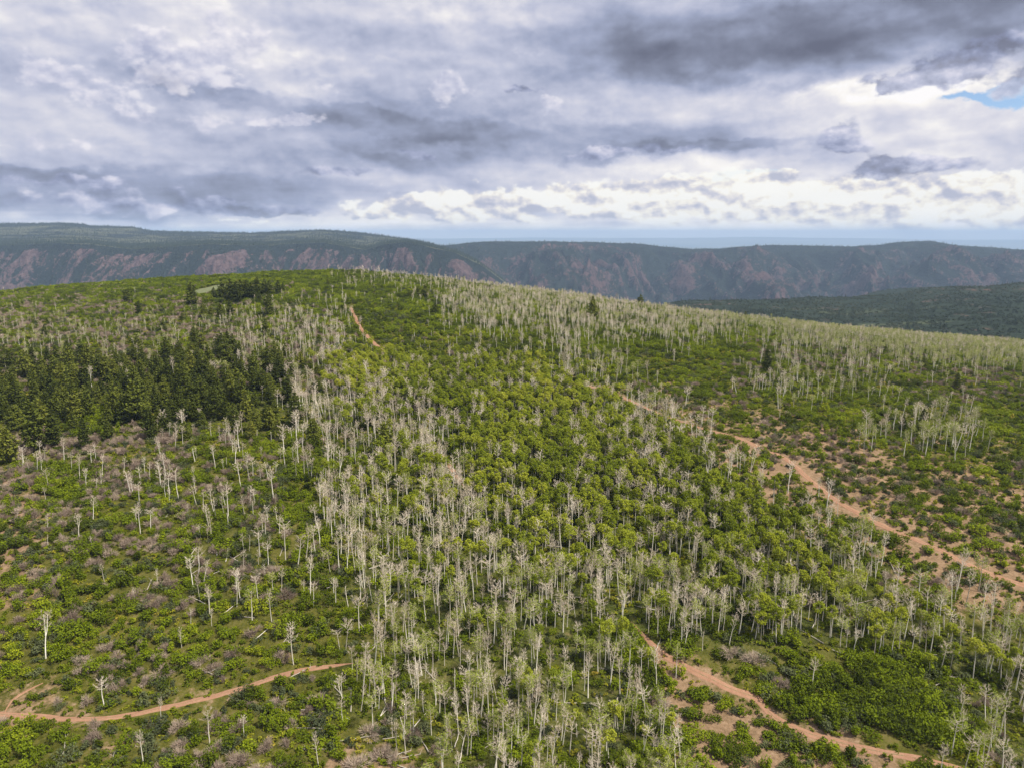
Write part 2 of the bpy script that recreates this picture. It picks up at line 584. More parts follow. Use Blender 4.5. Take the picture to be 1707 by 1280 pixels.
DEAD = span_map(rows(
    (800, 1000, 60, 400, 1.1),
    (1000, 1040, 960, 1120, 8),
    (460, 460, 560, 760, 3), (480, 500, 640, 720, 2), (500, 500, 740, 980, 8), (520, 520, 750, 1050, 9), (540, 540, 780, 1180, 7), (565, 565, 900, 1150, 2.5),
    (540, 540, 1150, 1350, 3), (600, 600, 930, 1010, 4), (540, 540, 0, 250, 1), (560, 600, 0, 400, 1), (540, 600, 390, 560, 5),
    (555, 555, 1300, 1500, 2), (570, 570, 1300, 1707, 5), (590, 590, 1500, 1707, 4),
    (648, 648, 1250, 1470, 3.0), (632, 632, 1265, 1305, 2), (735, 735, 1440, 1600, 3.5),
    (640, 640, 740, 940, 5), (660, 680, (860, 900), (1010, 1060), 5), (660, 700, 480, 710, 8), (700, 700, 540, 800, 5), (700, 800, (1000, 1100), (1100, 1220), 7),
    (740, 780, 250, 520, 2.0), (820, 900, 240, 470, 1.5), (860, 900, 350, 440, 4), (940, 1020, 300, 470, 2), (1020, 1100, 380, 480, 0.8),
    (740, 780, 560, 740, 4.5), (780, 780, 500, 720, 6), (740, 900, 800, (1150, 1300), 3.5), (820, 980, 520, 800, 7), (900, 940, 800, 1150, 6),
    (980, 980, 620, 1200, 9), (940, 1060, (1150, 1250), (1460, 1540), 5), (1020, 1020, 600, 1260, 8), (1060, 1060, 640, 1260, 8), (1020, 1060, 1200, 1250, 6),
    (840, 1000, (1250, 1500), (1340, 1600), 3.5), (1060, 1080, 1300, 1707, 6.5), (1100, 1160, (1540, 1580), 1707, 6), (1100, 1100, 580, 1060, 6), (1140, 1180, 550, 1060, 6.5), (1200, 1260, 1600, 1720, 5),
    (1220, 1280, (620, 740), 1130, 6), (1200, 1260, 0, 560, 0.7), (780, 780, 0, 200, 0.8), (1060, 1100, 0, 400, 0.3), (1100, 1180, 1200, 1400, 0.8)))
LEAFY = span_map(rows(
    (620, 620, 540, 720, 9), (640, 640, 560, 880, 9), (660, 660, 620, 960, 9), (680, 700, 690, 1010, 9), (660, 700, 560, 640, 2), (740, 740, 770, 1070, 8),
    (780, 780, 800, 1150, 7.5), (780, 780, 600, 700, 2), (820, 860, 540, 780, 2), (820, 860, 780, (1200, 1260), 5.5), (900, 900, 860, 1330, 5.5),
    (940, 940, 1150, 1410, 5), (940, 980, 700, 1150, 2.6), (980, 980, 1150, 1450, 4.5), (1020, 1020, 880, 1200, 2), (1020, 1060, 1260, (1500, 1560), 3.5),
    (1100, 1100, 700, 1060, 1.2), (1100, 1140, 1580, 1700, 2), (1180, 1260, 800, 1100, 1)))
THIN = span_map(rows(
    (500, 500, 760, 980, 3), (530, 550, 850, 1150, 2), (535, 535, 1170, 1330, 4), (548, 548, 1230, 1500, 3.5), (565, 565, 1330, 1707, 6.5), (585, 585, 1430, 1707, 7), (600, 600, 1560, 1707, 5),
    (540, 600, 0, 480, 1.8), (650, 650, 1300, 1460, 2), (740, 740, 1450, 1640, 3), (860, 940, 560, 800, 2), (980, 1060, 640, 1240, 3.5),
    (940, 1020, (1200, 1300), (1420, 1500), 3), (1040, 1080, (1300, 1360), (1600, 1720), 5), (1100, 1140, 1570, 1720, 4), (1100, 1180, 600, 1080, 4), (1220, 1260, 700, 1120, 4),
    (1200, 1260, 1600, 1707, 2), (620, 700, 1000, 1060, 1), (1020, 1020, 420, 600, 0.8)))
PINE = span_map(rows(
    (620, 620, 40, 440, 5), (640, 640, 20, 470, 9), (660, 660, 10, 470, 9), (680, 680, 0, 470, 9), (700, 700, 0, 450, 8), (718, 718, 195, 350, 5)))
SOIL = span_map(rows(
    (560, 620, (540, 560), (640, 700), 3), (620, 620, 640, 900, 4), (640, 680, (960, 1050), (1180, 1300), 4), (600, 640, 1200, 1700, 1), (720, 720, 1130, 1400, 6), (720, 760, 1400, 1707, 4),
    (760, 800, (1190, 1230), 1450, 7), (800, 800, 1450, 1707, 5), (840, 880, (1270, 1340), 1707, 6.5), (920, 920, 1410, 1707, 7), (960, 1000, (1480, 1560), 1707, 7.5),
    (1040, 1040, 1640, 1707, 4), (740, 760, 150, 360, 3), (740, 760, 560, 700, 3), (780, 1000, 0, 60, 5), (800, 900, 60, 300, 3), (900, 1120, 60, 560, 2.2), (780, 880, 300, 520, 1.6),
    (1140, 1180, 0, 100, 5), (1200, 1200, 0, 260, 4), (1160, 1160, 280, 420, 4), (1120, 1120, 400, 620, 3), (1220, 1280, 0, 260, 3), (1240, 1280, 520, 780, 4),
    (1120, 1160, 1040, 1200, 5), (1200, 1240, (1080, 1120), 1420, 6), (1280, 1280, 1120, 1500, 6), (1080, 1100, 1060, 1150, 4), (1120, 1160, 1180, 1300, 3), (700, 740, 560, 620, 3)))
SHRUB = span_map(rows(
    (440, 520, -300, 1707, 8), (560, 600, -300, 1200, 6), (560, 640, 1200, 1707, 6), (640, 640, 960, 1707, 7), (680, 1000, (1000, 1500), 1707, 6.8), (620, 700, 560, 1000, 1), (720, 720, 0, 720, 5),
    (760, 1280, -300, 560, 9), (760, 1000, 560, 800, 4), (760, 1000, 800, (1200, 1500), 2.5), (1040, 1160, 0, 640, 8), (1040, 1280, 640, 1060, 3.5), (1040, 1280, 1060, 1320, 7), (1040, 1080, 1300, 1707, 3),
    (1120, 1200, 1280, 1560, 9), (1200, 1280, 1150, 1460, 6), (1200, 1280, 1500, 1620, 9), (1120, 1280, 1600, 1707, 5)))
GREY = span_map(rows(
    (750, 780, 0, 300, 9), (800, 840, 0, 160, 8), (800, 1000, 40, 440, 5.5), (1000, 1100, 0, 460, 4), (1120, 1180, 0, 620, 3), (1220, 1280, 100, 780, 4.5), (880, 960, 440, 560, 2), (740, 740, 250, 560, 2.5),
    (520, 520, 300, 520, 3), (520, 620, 0, 380, 5), (560, 620, 380, 560, 3), (640, 640, 1500, 1707, 6), (600, 620, 1250, 1500, 4), (740, 780, 1280, 1500, 5), (660, 700, 1000, 1300, 2.5), (800, 1000, 1400, 1707, 1.5),
    (1080, 1140, 1200, 1330, 3), (1200, 1280, 1600, 1707, 5), (1020, 1060, 1300, 1420, 2.5), (1100, 1160, 1100, 1180, 2), (600, 640, 560, 760, 3)))

MASS = span_map(rows(
    (1130, 1200, 1310, (1540, 1570), 9), (1070, 1110, 1040, 1140, 9), (1160, 1180, 1170, 1260, 9), (1235, 1280, 1510, 1620, 9), (715, 730, 110, 200, 9), (760, 760, 690, 790, 9), (800, 830, 60, 140, 8),
    (550, 550, 780, 860, 9), (560, 560, 950, 1040, 8), (1250, 1270, 1190, 1420, 5), (1000, 1040, 60, 160, 6), (905, 905, 1430, 1490, 7)))

# tracks, traced as pixel rows on the hill
ROADS = [
    ('dirt_track', 2.6, [(1800, 1012), (1720, 980), (1650, 956), (1600, 935), (1540, 905), (1480, 880), (1430, 855), (1385, 828), (1345, 795), (1310, 765), (1290, 755), (1265, 745),
                        (1215, 725), (1150, 708), (1100, 690), (1060, 672), (1020, 655), (985, 645), (950, 640)]),
    ('dirt_track', 2.5, [(1640, 1290), (1520, 1262), (1450, 1250), (1390, 1235), (1330, 1215), (1290, 1195), (1262, 1165), (1210, 1145), (1150, 1115), (1100, 1085), (1050, 1035)]),
    ('dirt_track', 2.2, [(775, 812), (765, 798), (745, 770), (738, 758)]),
    ('dirt_track', 1.8, [(-150, 1188), (-20, 1190), (60, 1193), (150, 1198), (260, 1182), (330, 1166), (410, 1145), (480, 1122), (590, 1105)]),
    ('dirt_track', 2.2, [(5, 1192), (18, 1168), (45, 1150), (70, 1138)]),
    ('dirt_track', 2.6, [(585, 512), (597, 540), (610, 558), (624, 572), (637, 585), (642, 606)]),
]
TRACKS = []
for _name, _w, _pts in ROADS:
    P = np.array([on_ground(*p) for p in _pts])[:, :2]
    # smooth through the points
    q = []
    for i in range(len(P) - 1):
        p0, p1, p2, p3 = P[max(i-1, 0)], P[i], P[i+1], P[min(i+2, len(P)-1)]
        n = max(int(np.linalg.norm(p2 - p1) / 1.5), 2)
        for t in np.linspace(0, 1, n, endpoint=False):
            q.append(0.5 * ((2*p1) + (-p0+p2)*t + (2*p0-5*p1+4*p2-p3)*t*t + (-p0+3*p1-3*p2+p3)*t**3))
    q.append(P[-1])
    q = np.array(q)
    q[:, 0] += fbm(np.arange(len(q)) / 14.0, np.full(len(q), len(TRACKS) * 5.0), 2, 3) * 0.5
    TRACKS.append((_name, _w, q))


def track_distance(x, y):
    x = np.asarray(x, float); y = np.asarray(y, float)
    best = np.full(x.shape, 1e9)
    for _n, w, q in TRACKS:
        for s in range(0, len(q), 40):
            seg = q[s:s+41:2]
            lo, hi = seg.min(0) - 12, seg.max(0) + 12
            m = (x > lo[0]) & (x < hi[0]) & (y > lo[1]) & (y < hi[1])
            if m.any():
                d = np.hypot(x[m][:, None] - seg[:, 0], y[m][:, None] - seg[:, 1]).min(1) - w / 2
                best[m] = np.minimum(best[m], d)
    return best


def build_ground():
    nx, ny = len(GX), len(GY)
    x, y, z = _gx.ravel(), _gy.ravel(), GZ.ravel()
    me = mesh_from('ground', np.stack([x, y, z], 1), grid_faces(nx, ny), True)
    yy = np.maximum(y, 100)
    px, py = to_px(x * yy / np.maximum(y, 100), yy, z)
    soil = sample_map(SOIL, px, py) / 9 * 0.92
    td = track_distance(x, y)
    soil = np.maximum(soil, sstep(1.5, 0.0, td) * 0.40)
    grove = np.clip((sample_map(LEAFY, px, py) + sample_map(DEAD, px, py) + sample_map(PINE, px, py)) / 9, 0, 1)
    # the mown looking meadow near the crest
    c = on_ground(352, 484)
    mead = sstep(1.15, 0.85, np.hypot((x - c[0]) / 17.0, (y - c[1]) / 34.0) + fbm(x / 9, y / 9, 2, 5) * 0.15)
    float_attr(me, 'soil', soil)
    float_attr(me, 'grove', grove)
    float_attr(me, 'meadow', mead)
    m, b = new_mat('ground_soil_and_grass')
    n1 = noise3(0.055, 5, 0.6)
    n2 = noise3(0.35, 5, 0.65)
    n3 = noise3(1.3, 5, 0.75)
    s = attr('soil') + (n1 - 0.5) * 1.1 + (n2 - 0.5) * 0.8
    bare = smooth(s, 0.34, 0.56)
    soilc = ramp(n3 * 0.5 + n2 * 0.5, [(0.25, c4(0.082, 0.058, 0.031)), (0.42, c4(0.172, 0.113, 0.062)), (0.55, c4(0.262, 0.171, 0.100)), (0.7, c4(0.344, 0.255, 0.167))])
    grass = ramp(n2 * 0.35 + n3 * 0.35 + n1 * 0.30, [(0.36, c4(0.029, 0.031, 0.006)), (0.45, c4(0.063, 0.064, 0.010)), (0.53, c4(0.107, 0.099, 0.020)), (0.60, c4(0.135, 0.110, 0.037)), (0.68, c4(0.178, 0.123, 0.062))])
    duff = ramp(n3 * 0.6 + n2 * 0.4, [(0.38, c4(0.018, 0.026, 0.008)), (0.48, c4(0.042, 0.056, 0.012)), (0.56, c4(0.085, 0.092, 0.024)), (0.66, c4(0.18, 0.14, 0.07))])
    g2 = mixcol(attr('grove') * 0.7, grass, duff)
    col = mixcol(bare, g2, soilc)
    mg = ramp(n2, [(0.3, c4(0.125, 0.14, 0.065)), (0.7, c4(0.17, 0.18, 0.095))])
    set_col(b, mixcol(attr('meadow'), col, mg))
    bump(b, n3 + n2, 0.8, 0.25)
    me.materials.append(m)
    return link('ground', me, None, None, kind='structure'), c


ground, MEADOW = build_ground()


def build_tracks():
    m, b = new_mat('packed_red_dirt')
    n2, n3 = noise3(0.5, 5, 0.6), noise3(3.0, 4, 0.7)
    rut = attr('rut')
    col = ramp(n3 * 0.5 + n2 * 0.5, [(0.25, c4(0.198, 0.104, 0.062)), (0.5, c4(0.311, 0.171, 0.104)), (0.75, c4(0.397, 0.241, 0.157))])
    mid = ramp(n3, [(0.3, c4(0.12, 0.12, 0.04)), (0.6, c4(0.26, 0.17, 0.10))])
    set_col(b, mixcol(smooth(rut + (n2 - 0.5) * 0.9, 0.45, 0.8), col, mid))
    bump(b, n3, 0.6, 0.15)
    for k, (name, w, q) in enumerate(TRACKS):
        t = np.gradient(q, axis=0)
        t /= np.linalg.norm(t, axis=1)[:, None]
        nrm = np.stack([-t[:, 1], t[:, 0]], 1)
        us = np.array([-0.5, -0.38, -0.26, -0.12, 0, 0.12, 0.26, 0.38, 0.5])
        dz = np.array([-0.25, 0.10, 0.05, 0.09, 0.14, 0.09, 0.05, 0.10, -0.25])
        ru = np.array([0.9, 0.3, 0.0, 0.35, 0.75, 0.35, 0.0, 0.3, 0.9])
        i = np.arange(len(q))
        wl = w * (1 + 0.34 * fbm(i / 3.0, i * 0 + k, 3, 71)); wr = w * (1 + 0.34 * fbm(i / 3.0, i * 0 + k + 40, 3, 72))
        end = np.clip(np.minimum(i, len(q) - 1 - i) / 7.0, 0.08, 1)
        wl = wl * end; wr = wr * end
        ww = np.where(us[None, :] < 0, wl[:, None], wr[:, None])
        X = q[:, None, 0] + nrm[:, None, 0] * us * ww
        Y = q[:, None, 1] + nrm[:, None, 1] * us * ww
        Z = ground_z(X, Y) + dz + 0.03 + 0.03 * fbm(X / 1.5, Y / 1.5, 2, 5)
        me = mesh_from(name, np.stack([X.ravel(), Y.ravel(), Z.ravel()], 1), grid_faces(len(us), len(q)), True)
        float_attr(me, 'rut', np.tile(ru, (len(q), 1)))
        link('dirt_track', me, m, None, kind='structure')


build_tracks()


# ---------------------------------------------------------------- the far country
def interp(tab, v):
    a = np.array(tab, float)
    return np.interp(v, a[:, 0], a[:, 1])


def a_of(px, py=430):
    d = ray(px, py)
    return d[0] / d[1]


def atab(tab):
    return [(a_of(px, py), py) for px, py in tab]


def far_material(name, forest, pale, rock, rock2):
    m, b = new_mat(name)
    n1 = noise3(0.0016, 5, 0.6)
    n2 = noise3(0.008, 5, 0.65)
    n3 = noise3(0.05, 4, 0.7)
    nf = noise3(0.045, 4, 0.65, stretch=(1.0, 0.6, 0.14))
    n4 = noise3(0.14, 3, 0.7)
    r = smooth(attr('rock') + (n2 - 0.5) * 1.3 + (n3 - 0.5) * 1.3 + (n4 - 0.5) * 0.7 + (nf - 0.5) * 1.1, 0.48, 0.60)
    p = smooth(attr('pale') + (n1 - 0.5) * 1.0 + (n2 - 0.5) * 0.7, 0.45, 0.65)
    f = ramp(n3 * 0.35 + n2 * 0.35 + n4 * 0.30, [(0.30, tuple(c * 0.6 for c in forest[:3]) + (1,)), (0.55, forest), (0.75, tuple(c * 1.5 for c in forest[:3]) + (1,))])
    pc = ramp(n3 * 0.5 + n2 * 0.5, [(0.3, tuple(c * 0.65 for c in pale[:3]) + (1,)), (0.6, pale), (0.8, tuple(c * 1.35 for c in pale[:3]) + (1,))])
    rc = ramp(nf * 0.45 + n3 * 0.25 + n4 * 0.30, [(0.36, tuple(c * 0.45 for c in rock[:3]) + (1,)), (0.45, rock), (0.56, rock2), (0.68, tuple(min(1, c * 1.35) for c in rock2[:3]) + (1,))])
    set_col(b, mixcol(r, mixcol(p, f, pc), rc))
    bump(b, n3 + n2 * 0.6, 0.8, 18)
    return m


def polar_sheet(name, a0, a1, na, ys, zfun, mat):
    a = np.linspace(a0, a1, na)
    A, Y = np.meshgrid(a, ys)
    z, rock, pale = zfun(A, Y)
    me = mesh_from(name, np.stack([(A * Y).ravel(), Y.ravel(), z.ravel()], 1), grid_faces(na, len(ys)), True)
    float_attr(me, 'rock', rock); float_attr(me, 'pale', pale)
    return link(name, me, mat, None, kind='structure'), (a, ys, z, rock, pale)


LSKY = atab([(-500, 380), (-100, 376), (0, 373), (60, 373), (100, 372), (140, 374), (150, 377), (215, 379), (222, 379), (250, 385), (300, 387), (350, 388), (420, 389), (480, 386), (540, 384),
             (600, 388), (650, 395), (700, 402), (740, 412), (780, 428), (820, 452), (860, 485), (900, 520)])
LRIM = atab([(-500, 408), (-100, 409), (0, 410), (100, 406), (150, 407), (220, 417), (270, 413), (350, 407), (430, 410), (480, 408), (540, 405), (570, 410), (610, 417), (640, 408), (680, 404), (720, 413),
             (760, 422), (800, 441), (840, 470), (880, 505)])


def left_mesa(A, Y):
    X = A * Y
    yr = 4350 + 260 * fbm(A * 3.1, A * 0, 3, 51) + 700 * np.clip(A + 0.12, 0, 1)
    ys = 6700 - 1500 * sstep(-0.22, -0.05, A)
    ysk = np.maximum(ys, yr + 150)
    zr = yr * slope_of(interp(LRIM, A)); zs = ysk * slope_of(interp(LSKY, A))
    t = np.clip((Y - yr) / (ysk - yr), 0, 1.6)
    # plateau: flat bench near the rim, then the wooded rise to the skyline
    up = zr + (zs - zr) * (0.55 * np.clip(t, 0, 1) + 0.45 * sstep(0.35, 1.0, t))
    up = up + fbm(X / 420, Y / 300, 4, 61) * 9 * sstep(0, 0.3, t) * sstep(1.02, 0.7, t) - np.clip(t - 1, 0, 1) * 200
    # cliffs: spurs and gullies below the rim
    warp = fbm(X / 380, Y / 380, 3, 81) * 70
    rg = ridged((X + warp) / 300, Y / 1500, 4, 91, 0.5)
    rs = ridged((X + warp * 0.5 + (4300 - Y) * 0.35) / 150, Y / 900, 3, 97, 0.5)
    r3 = ridged((X + warp) / 62, Y / 420, 3, 99, 0.5)
    L = 330 + 620 * rg ** 1.5 + 90 * (rs - 0.5)
    u = np.clip((yr + 25 * (rs - 0.5) * 2 - Y) / L, 0, 3)
    shape = np.where(u < 1, 0.62 * (1 - (1 - u) ** 1.7) + 0.38 * u * u, 1 + (u - 1) * 0.25)
    down = zr - 430 * shape + (rs - 0.5) * 78 * sstep(0, 0.25, u) + (r3 - 0.5) * 34 * sstep(0.02, 0.2, u) + fbm(X / 70, Y / 70, 3, 101) * 9 * sstep(0, 0.15, u)
    z = np.where(Y > yr, up, down)
    face = sstep(0.02, 0.10, u) * sstep(1.2, 0.9, u)
    gx = np.gradient(z, axis=1) / np.maximum(np.gradient(X, axis=1), 1e-6)
    rock = face * (0.14 + 0.50 * sstep(0.50, 0.80, rg) + 0.42 * sstep(0.45, 0.8, rs) + 0.22 * (r3 - 0.5) + 0.22 * fbm(X / 230, Y / 230, 3, 111) + np.clip(gx, -0.6, 0.6) * 0.25) - (1 - face) * 0.6
    pale = np.where(Y > yr, 0.55 - 0.35 * sstep(0.75, 1.0, t) + 0.22 * fbm(X / 500, Y / 160, 3, 121), 0.0)
    return np.maximum(z, -660), rock, pale


RSKY = atab([(640, 425), (700, 416), (745, 409), (790, 404), (830, 402.5), (900, 403), (1000, 404.5), (1050, 406), (1100, 411), (1150, 415.5), (1200, 415), (1250, 411), (1300, 409), (1360, 410),
             (1420, 411.5), (1460, 409), (1490, 405), (1520, 403), (1550, 403), (1590, 409), (1640, 413), (1707, 417), (1800, 424), (2200, 440)])


def right_mesa(A, Y):
    X = A * Y
    yr = 6500 + 420 * fbm(A * 2.3, A * 0 + 4, 3, 151)
    zs = yr * slope_of(interp(RSKY, A))
    t = np.clip((yr - Y) / 2300, 0, 2)
    warp = fbm(X / 700, Y / 700, 3, 181) * 190
    rg = ridged((X + warp + (6500 - Y) * 0.25) / 720, Y / 3400, 4, 195, 0.5)
    rs = ridged((X + warp * 0.5 - (6500 - Y) * 0.3) / 260, Y / 1300, 4, 197, 0.55)
    base = zs - 480 * (0.30 * t + 0.70 * sstep(0.05, 1.0, t))
    amp = sstep(0.04, 0.45, t) * sstep(1.6, 0.9, t)
    z = base + amp * ((rg - 0.58) * 400 + (rs - 0.5) * 150) + sstep(0, 0.1, t) * fbm(X / 90, Y / 90, 3, 201) * 10
    z = z - 170 * np.exp(-((A - 0.005) / 0.035) ** 2) * sstep(0.08, 0.5, t)       # the side canyon behind the end of the left mesa
    z = z - np.clip((Y - yr) / 1500, 0, 1) * 260 + fbm(X / 260, Y / 260, 3, 205) * 5
    gx = np.gradient(z, axis=1) / np.maximum(np.gradient(X, axis=1), 1e-6)
    gy = np.gradient(z, axis=0) / np.maximum(np.gradient(Y, axis=0), 1e-6)
    steep = np.hypot(gx, gy)
    rock = sstep(0.03, 0.12, t) * (-0.16 + 0.46 * sstep(0.25, 0.60, steep) + 0.30 * sstep(0.45, 0.8, rs) * amp + 0.36 * fbm(X / 420, Y / 420, 3, 211)) - 0.3 * (t < 0.03)
    pale = 0.16 + 0.25 * fbm(X / 600, Y / 300, 3, 221) + 0.15 * sstep(0.2, 0.0, t)
    return np.maximum(z, -640), rock, pale


BEN = atab([(900, 560), (1000, 532), (1100, 511), (1140, 505), (1200, 501), (1260, 498), (1340, 497), (1420, 495), (1450, 493), (1500, 489), (1560, 484), (1640, 478), (1707, 472), (1850, 462), (2300, 450)])
BEN2 = atab([(900, 600), (1380, 520), (1430, 497), (1450, 489), (1480, 483), (1520, 480), (1580, 478), (1640, 477), (1707, 476), (1900, 480), (2300, 480)])


def bench(A, Y):
    X = A * Y
    z1 = 2350 * slope_of(interp(BEN, A)); z2 = 3100 * slope_of(interp(BEN2, A))
    zn = -205 + 18 * fbm(A * 4, A * 0, 2, 231)
    t = np.clip((Y - 1100) / 1250, 0, 1)
    z = zn + (z1 - zn) * t ** 1.5
    gap = sstep(2350, 2600, Y) * sstep(3100, 2750, Y)
    z = np.where(Y > 2350, z1 + (z2 - z1) * (Y - 2350) / 750 - 60 * gap, z)
    z = z - np.clip((Y - 3100) / 700, 0, 1) * 420 + fbm(X / 300, Y / 300, 4, 241) * 12 * sstep(3300, 1600, Y)
    z = z - 500 * sstep(0.20, 0.06, A)
    rock = 0.10 + 0.42 * fbm(X / 160, Y / 90, 3, 251)
    pale = 0.30 + 0.42 * fbm(X / 420, Y / 120, 3, 261)
    return z, rock, pale


def build_far():
    lm = far_material('mesa_forest_and_rock', c4(0.013, 0.020, 0.017), c4(0.098, 0.101, 0.056), c4(0.058, 0.037, 0.039), c4(0.117, 0.076, 0.071))  # mesa colours darkened: cloud shade over the far land is in the albedo
    rm = far_material('canyon_forest_and_rock', c4(0.013, 0.020, 0.016), c4(0.033, 0.039, 0.024), c4(0.051, 0.030, 0.032), c4(0.101, 0.061, 0.056))  # same cloud shade put into these colours
    bm = far_material('bench_brush', c4(0.026, 0.037, 0.019), c4(0.075, 0.088, 0.040), c4(0.065, 0.042, 0.032), c4(0.10, 0.066, 0.046))
    ysl = np.concatenate([np.linspace(2700, 3300, 12, endpoint=False), np.linspace(3300, 4900, 170, endpoint=False), np.linspace(4900, 6900, 60, endpoint=False), np.linspace(6900, 9000, 8)])
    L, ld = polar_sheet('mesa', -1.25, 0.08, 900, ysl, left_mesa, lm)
    ysr = np.concatenate([np.linspace(3300, 3900, 10, endpoint=False), np.linspace(3900, 7300, 210, endpoint=False), np.linspace(7300, 10000, 12)])
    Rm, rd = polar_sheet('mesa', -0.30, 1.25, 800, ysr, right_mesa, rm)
    B, bd = polar_sheet('hill_bench', 0.0, 1.3, 260, np.concatenate([np.linspace(950, 3300, 130), np.linspace(3350, 4200, 8)]), bench, bm)
    # valley floor and the plain that runs to the horizon
    m, b = new_mat('far_plain')
    n = noise3(0.0004, 6, 0.6)
    set_col(b, ramp(n, [(0.3, c4(0.06, 0.08, 0.05)), (0.5, c4(0.13, 0.13, 0.09)), (0.7, c4(0.22, 0.20, 0.15))]))
    xs = np.linspace(-60000, 60000, 121); ys = np.concatenate([np.linspace(-3000, 12000, 31), np.linspace(13000, 26000, 14)])
    gx, gy = np.meshgrid(xs, ys)
    gz = -665 + fbm(gx / 2500, gy / 2500, 3, 271) * 25
    link('plain', mesh_from('plain', np.stack([gx.ravel(), gy.ravel(), gz.ravel()], 1), grid_faces(121, len(ys)), True), m, None, kind='structure')
    xs = np.linspace(-50000, 60000, 400); ys = np.linspace(25000, 46000, 60)
    gx, gy = np.meshgrid(xs, ys)
    a = gx / gy
    top = slope_of(397.0 + 1.2 * fbm(a * 5, a * 0, 3, 281) + 1.6 * sstep(0.02, -0.15, a) - 1.2 * np.exp(-((a - 0.33) / 0.035) ** 2) + 3.5 * sstep(0.45, 0.62, a))
    gz = -665 + (40000 * top + 665) * sstep(25000, 40000, gy) - sstep(40500, 46000, gy) * 300 + fbm(gx / 3500, gy / 2600, 4, 291) * 26 * sstep(39000, 30000, gy)
    m2, b2 = new_mat('distant_plateau')
    n = noise3(0.0003, 6, 0.6)
    set_col(b2, ramp(n, [(0.3, c4(0.05, 0.08, 0.06)), (0.7, c4(0.16, 0.17, 0.13))]))
    link('distant_plateau', mesh_from('distant_plateau', np.stack([gx.ravel(), gy.ravel(), gz.ravel()], 1), grid_faces(400, 60), True), m2, None, kind='structure')
    return ld, rd, bd


LD, RD, BD = build_far()


def build_haze():
    z0, z1 = -1000.0, 165.0
    x0, x1, y0, y1 = -62000.0, 62000.0, -3500.0, 47000.0
    v = [(x, y, z) for z in (z0, z1) for y in (y0, y1) for x in (x0, x1)]
    f = [(0, 2, 3, 1), (4, 5, 7, 6), (0, 1, 5, 4), (2, 6, 7, 3), (0, 4, 6, 2), (1, 3, 7, 5)]
    me = bpy.data.meshes.new('haze')
    me.from_pydata(v, [], f)
    m = bpy.data.materials.new('haze')
    m.use_nodes = True
    m.node_tree.nodes.clear()
    pv = m.node_tree.nodes.new('ShaderNodeVolumePrincipled')
    pv.inputs['Color'].default_value = (0.56, 0.75, 1.0, 1)
    pv.inputs['Density'].default_value = 5.0e-5
    pv.inputs['Anisotropy'].default_value = 0.0
    out = m.node_tree.nodes.new('ShaderNodeOutputMaterial')
    m.node_tree.links.new(pv.outputs[0], out.inputs['Volume'])
    link('haze', me, m, None, kind='stuff')


build_haze()


# ================================================================ plants
def leaf_mat(name, stops, hue_noise=0.02, rough=0.75, trans=0.25, grey=None):
    """foliage: colour varies from plant to plant, in drifts over the hill, and from leaf to leaf"""
    m, b = new_mat(name, rough)
    N, L = m.node_tree.nodes, m.node_tree.links
    oi = N.new('ShaderNodeObjectInfo')
    n = N.new('ShaderNodeTexNoise')
    n.inputs['Scale'].default_value = hue_noise
    n.inputs['Detail'].default_value = 3
    L.new(oi.outputs['Location'], n.inputs['Vector'])
    geo = N.new('ShaderNodeNewGeometry')
    r = Ex(oi.outputs['Random']); d = Ex(n.outputs['Fac']); isl = Ex(geo.outputs['Random Per Island'])
    v = r * 0.42 + smooth(d, 0.3, 0.7) * 0.38 + isl * 0.22
    set_col(b, ramp(v, stops))
    if trans:
        t = N.new('ShaderNodeBsdfTranslucent')
        c = ramp(v, [(p, tuple(min(1, x * 1.25) for x in col[:3]) + (1,)) for p, col in stops])
        L.new(c, t.inputs[0])
        mx = N.new('ShaderNodeMixShader')
        mx.inputs[0].default_value = trans
        L.new(b.outputs[0], mx.inputs[1]); L.new(t.outputs[0], mx.inputs[2])
        L.new(mx.outputs[0], N['Material Output'].inputs[0])
    return m


def bark_mat(name, stops, dark_scale=3.0):
    m, b = new_mat(name, 0.85)
    N, L = m.node_tree.nodes, m.node_tree.links
    oi = N.new('ShaderNodeObjectInfo')
    n = noise3(dark_scale, 3, 0.6)
    set_col(b, ramp(Ex(oi.outputs['Random']) * 0.5 + n * 0.5, stops))
    return m


M_ASPEN_BARK = bark_mat('pale_aspen_bark', [(0.22, c4(0.342, 0.296, 0.220)), (0.36, c4(0.593, 0.536, 0.418)), (0.55, c4(0.752, 0.695, 0.568)), (0.8, c4(0.844, 0.787, 0.661))])
M_TWIG = bark_mat('bare_aspen_twigs', [(0.2, c4(0.440, 0.358, 0.253)), (0.45, c4(0.627, 0.522, 0.391)), (0.75, c4(0.792, 0.682, 0.539))])
M_PINE_BARK = bark_mat('pine_bark', [(0.2, c4(0.04, 0.027, 0.018)), (0.7, c4(0.085, 0.055, 0.038))])
M_GREY_TWIG = bark_mat('leafless_shrub_twigs', [(0.2, c4(0.189, 0.136, 0.102)), (0.5, c4(0.312, 0.236, 0.177)), (0.8, c4(0.434, 0.340, 0.255))])
M_LOG = bark_mat('weathered_log', [(0.2, c4(0.26, 0.22, 0.17)), (0.5, c4(0.46, 0.41, 0.33)), (0.8, c4(0.62, 0.57, 0.48))])
M_ASPEN_LEAF = leaf_mat('aspen_leaves', [(0.15, c4(0.144, 0.179, 0.011)), (0.45, c4(0.240, 0.279, 0.020)), (0.7, c4(0.342, 0.364, 0.031)), (0.95, c4(0.453, 0.444, 0.053))], 0.018)
M_THIN_LEAF = leaf_mat('sparse_aspen_leaves', [(0.15, c4(0.186, 0.226, 0.029)), (0.5, c4(0.258, 0.301, 0.045)), (0.9, c4(0.373, 0.398, 0.090))], 0.02)
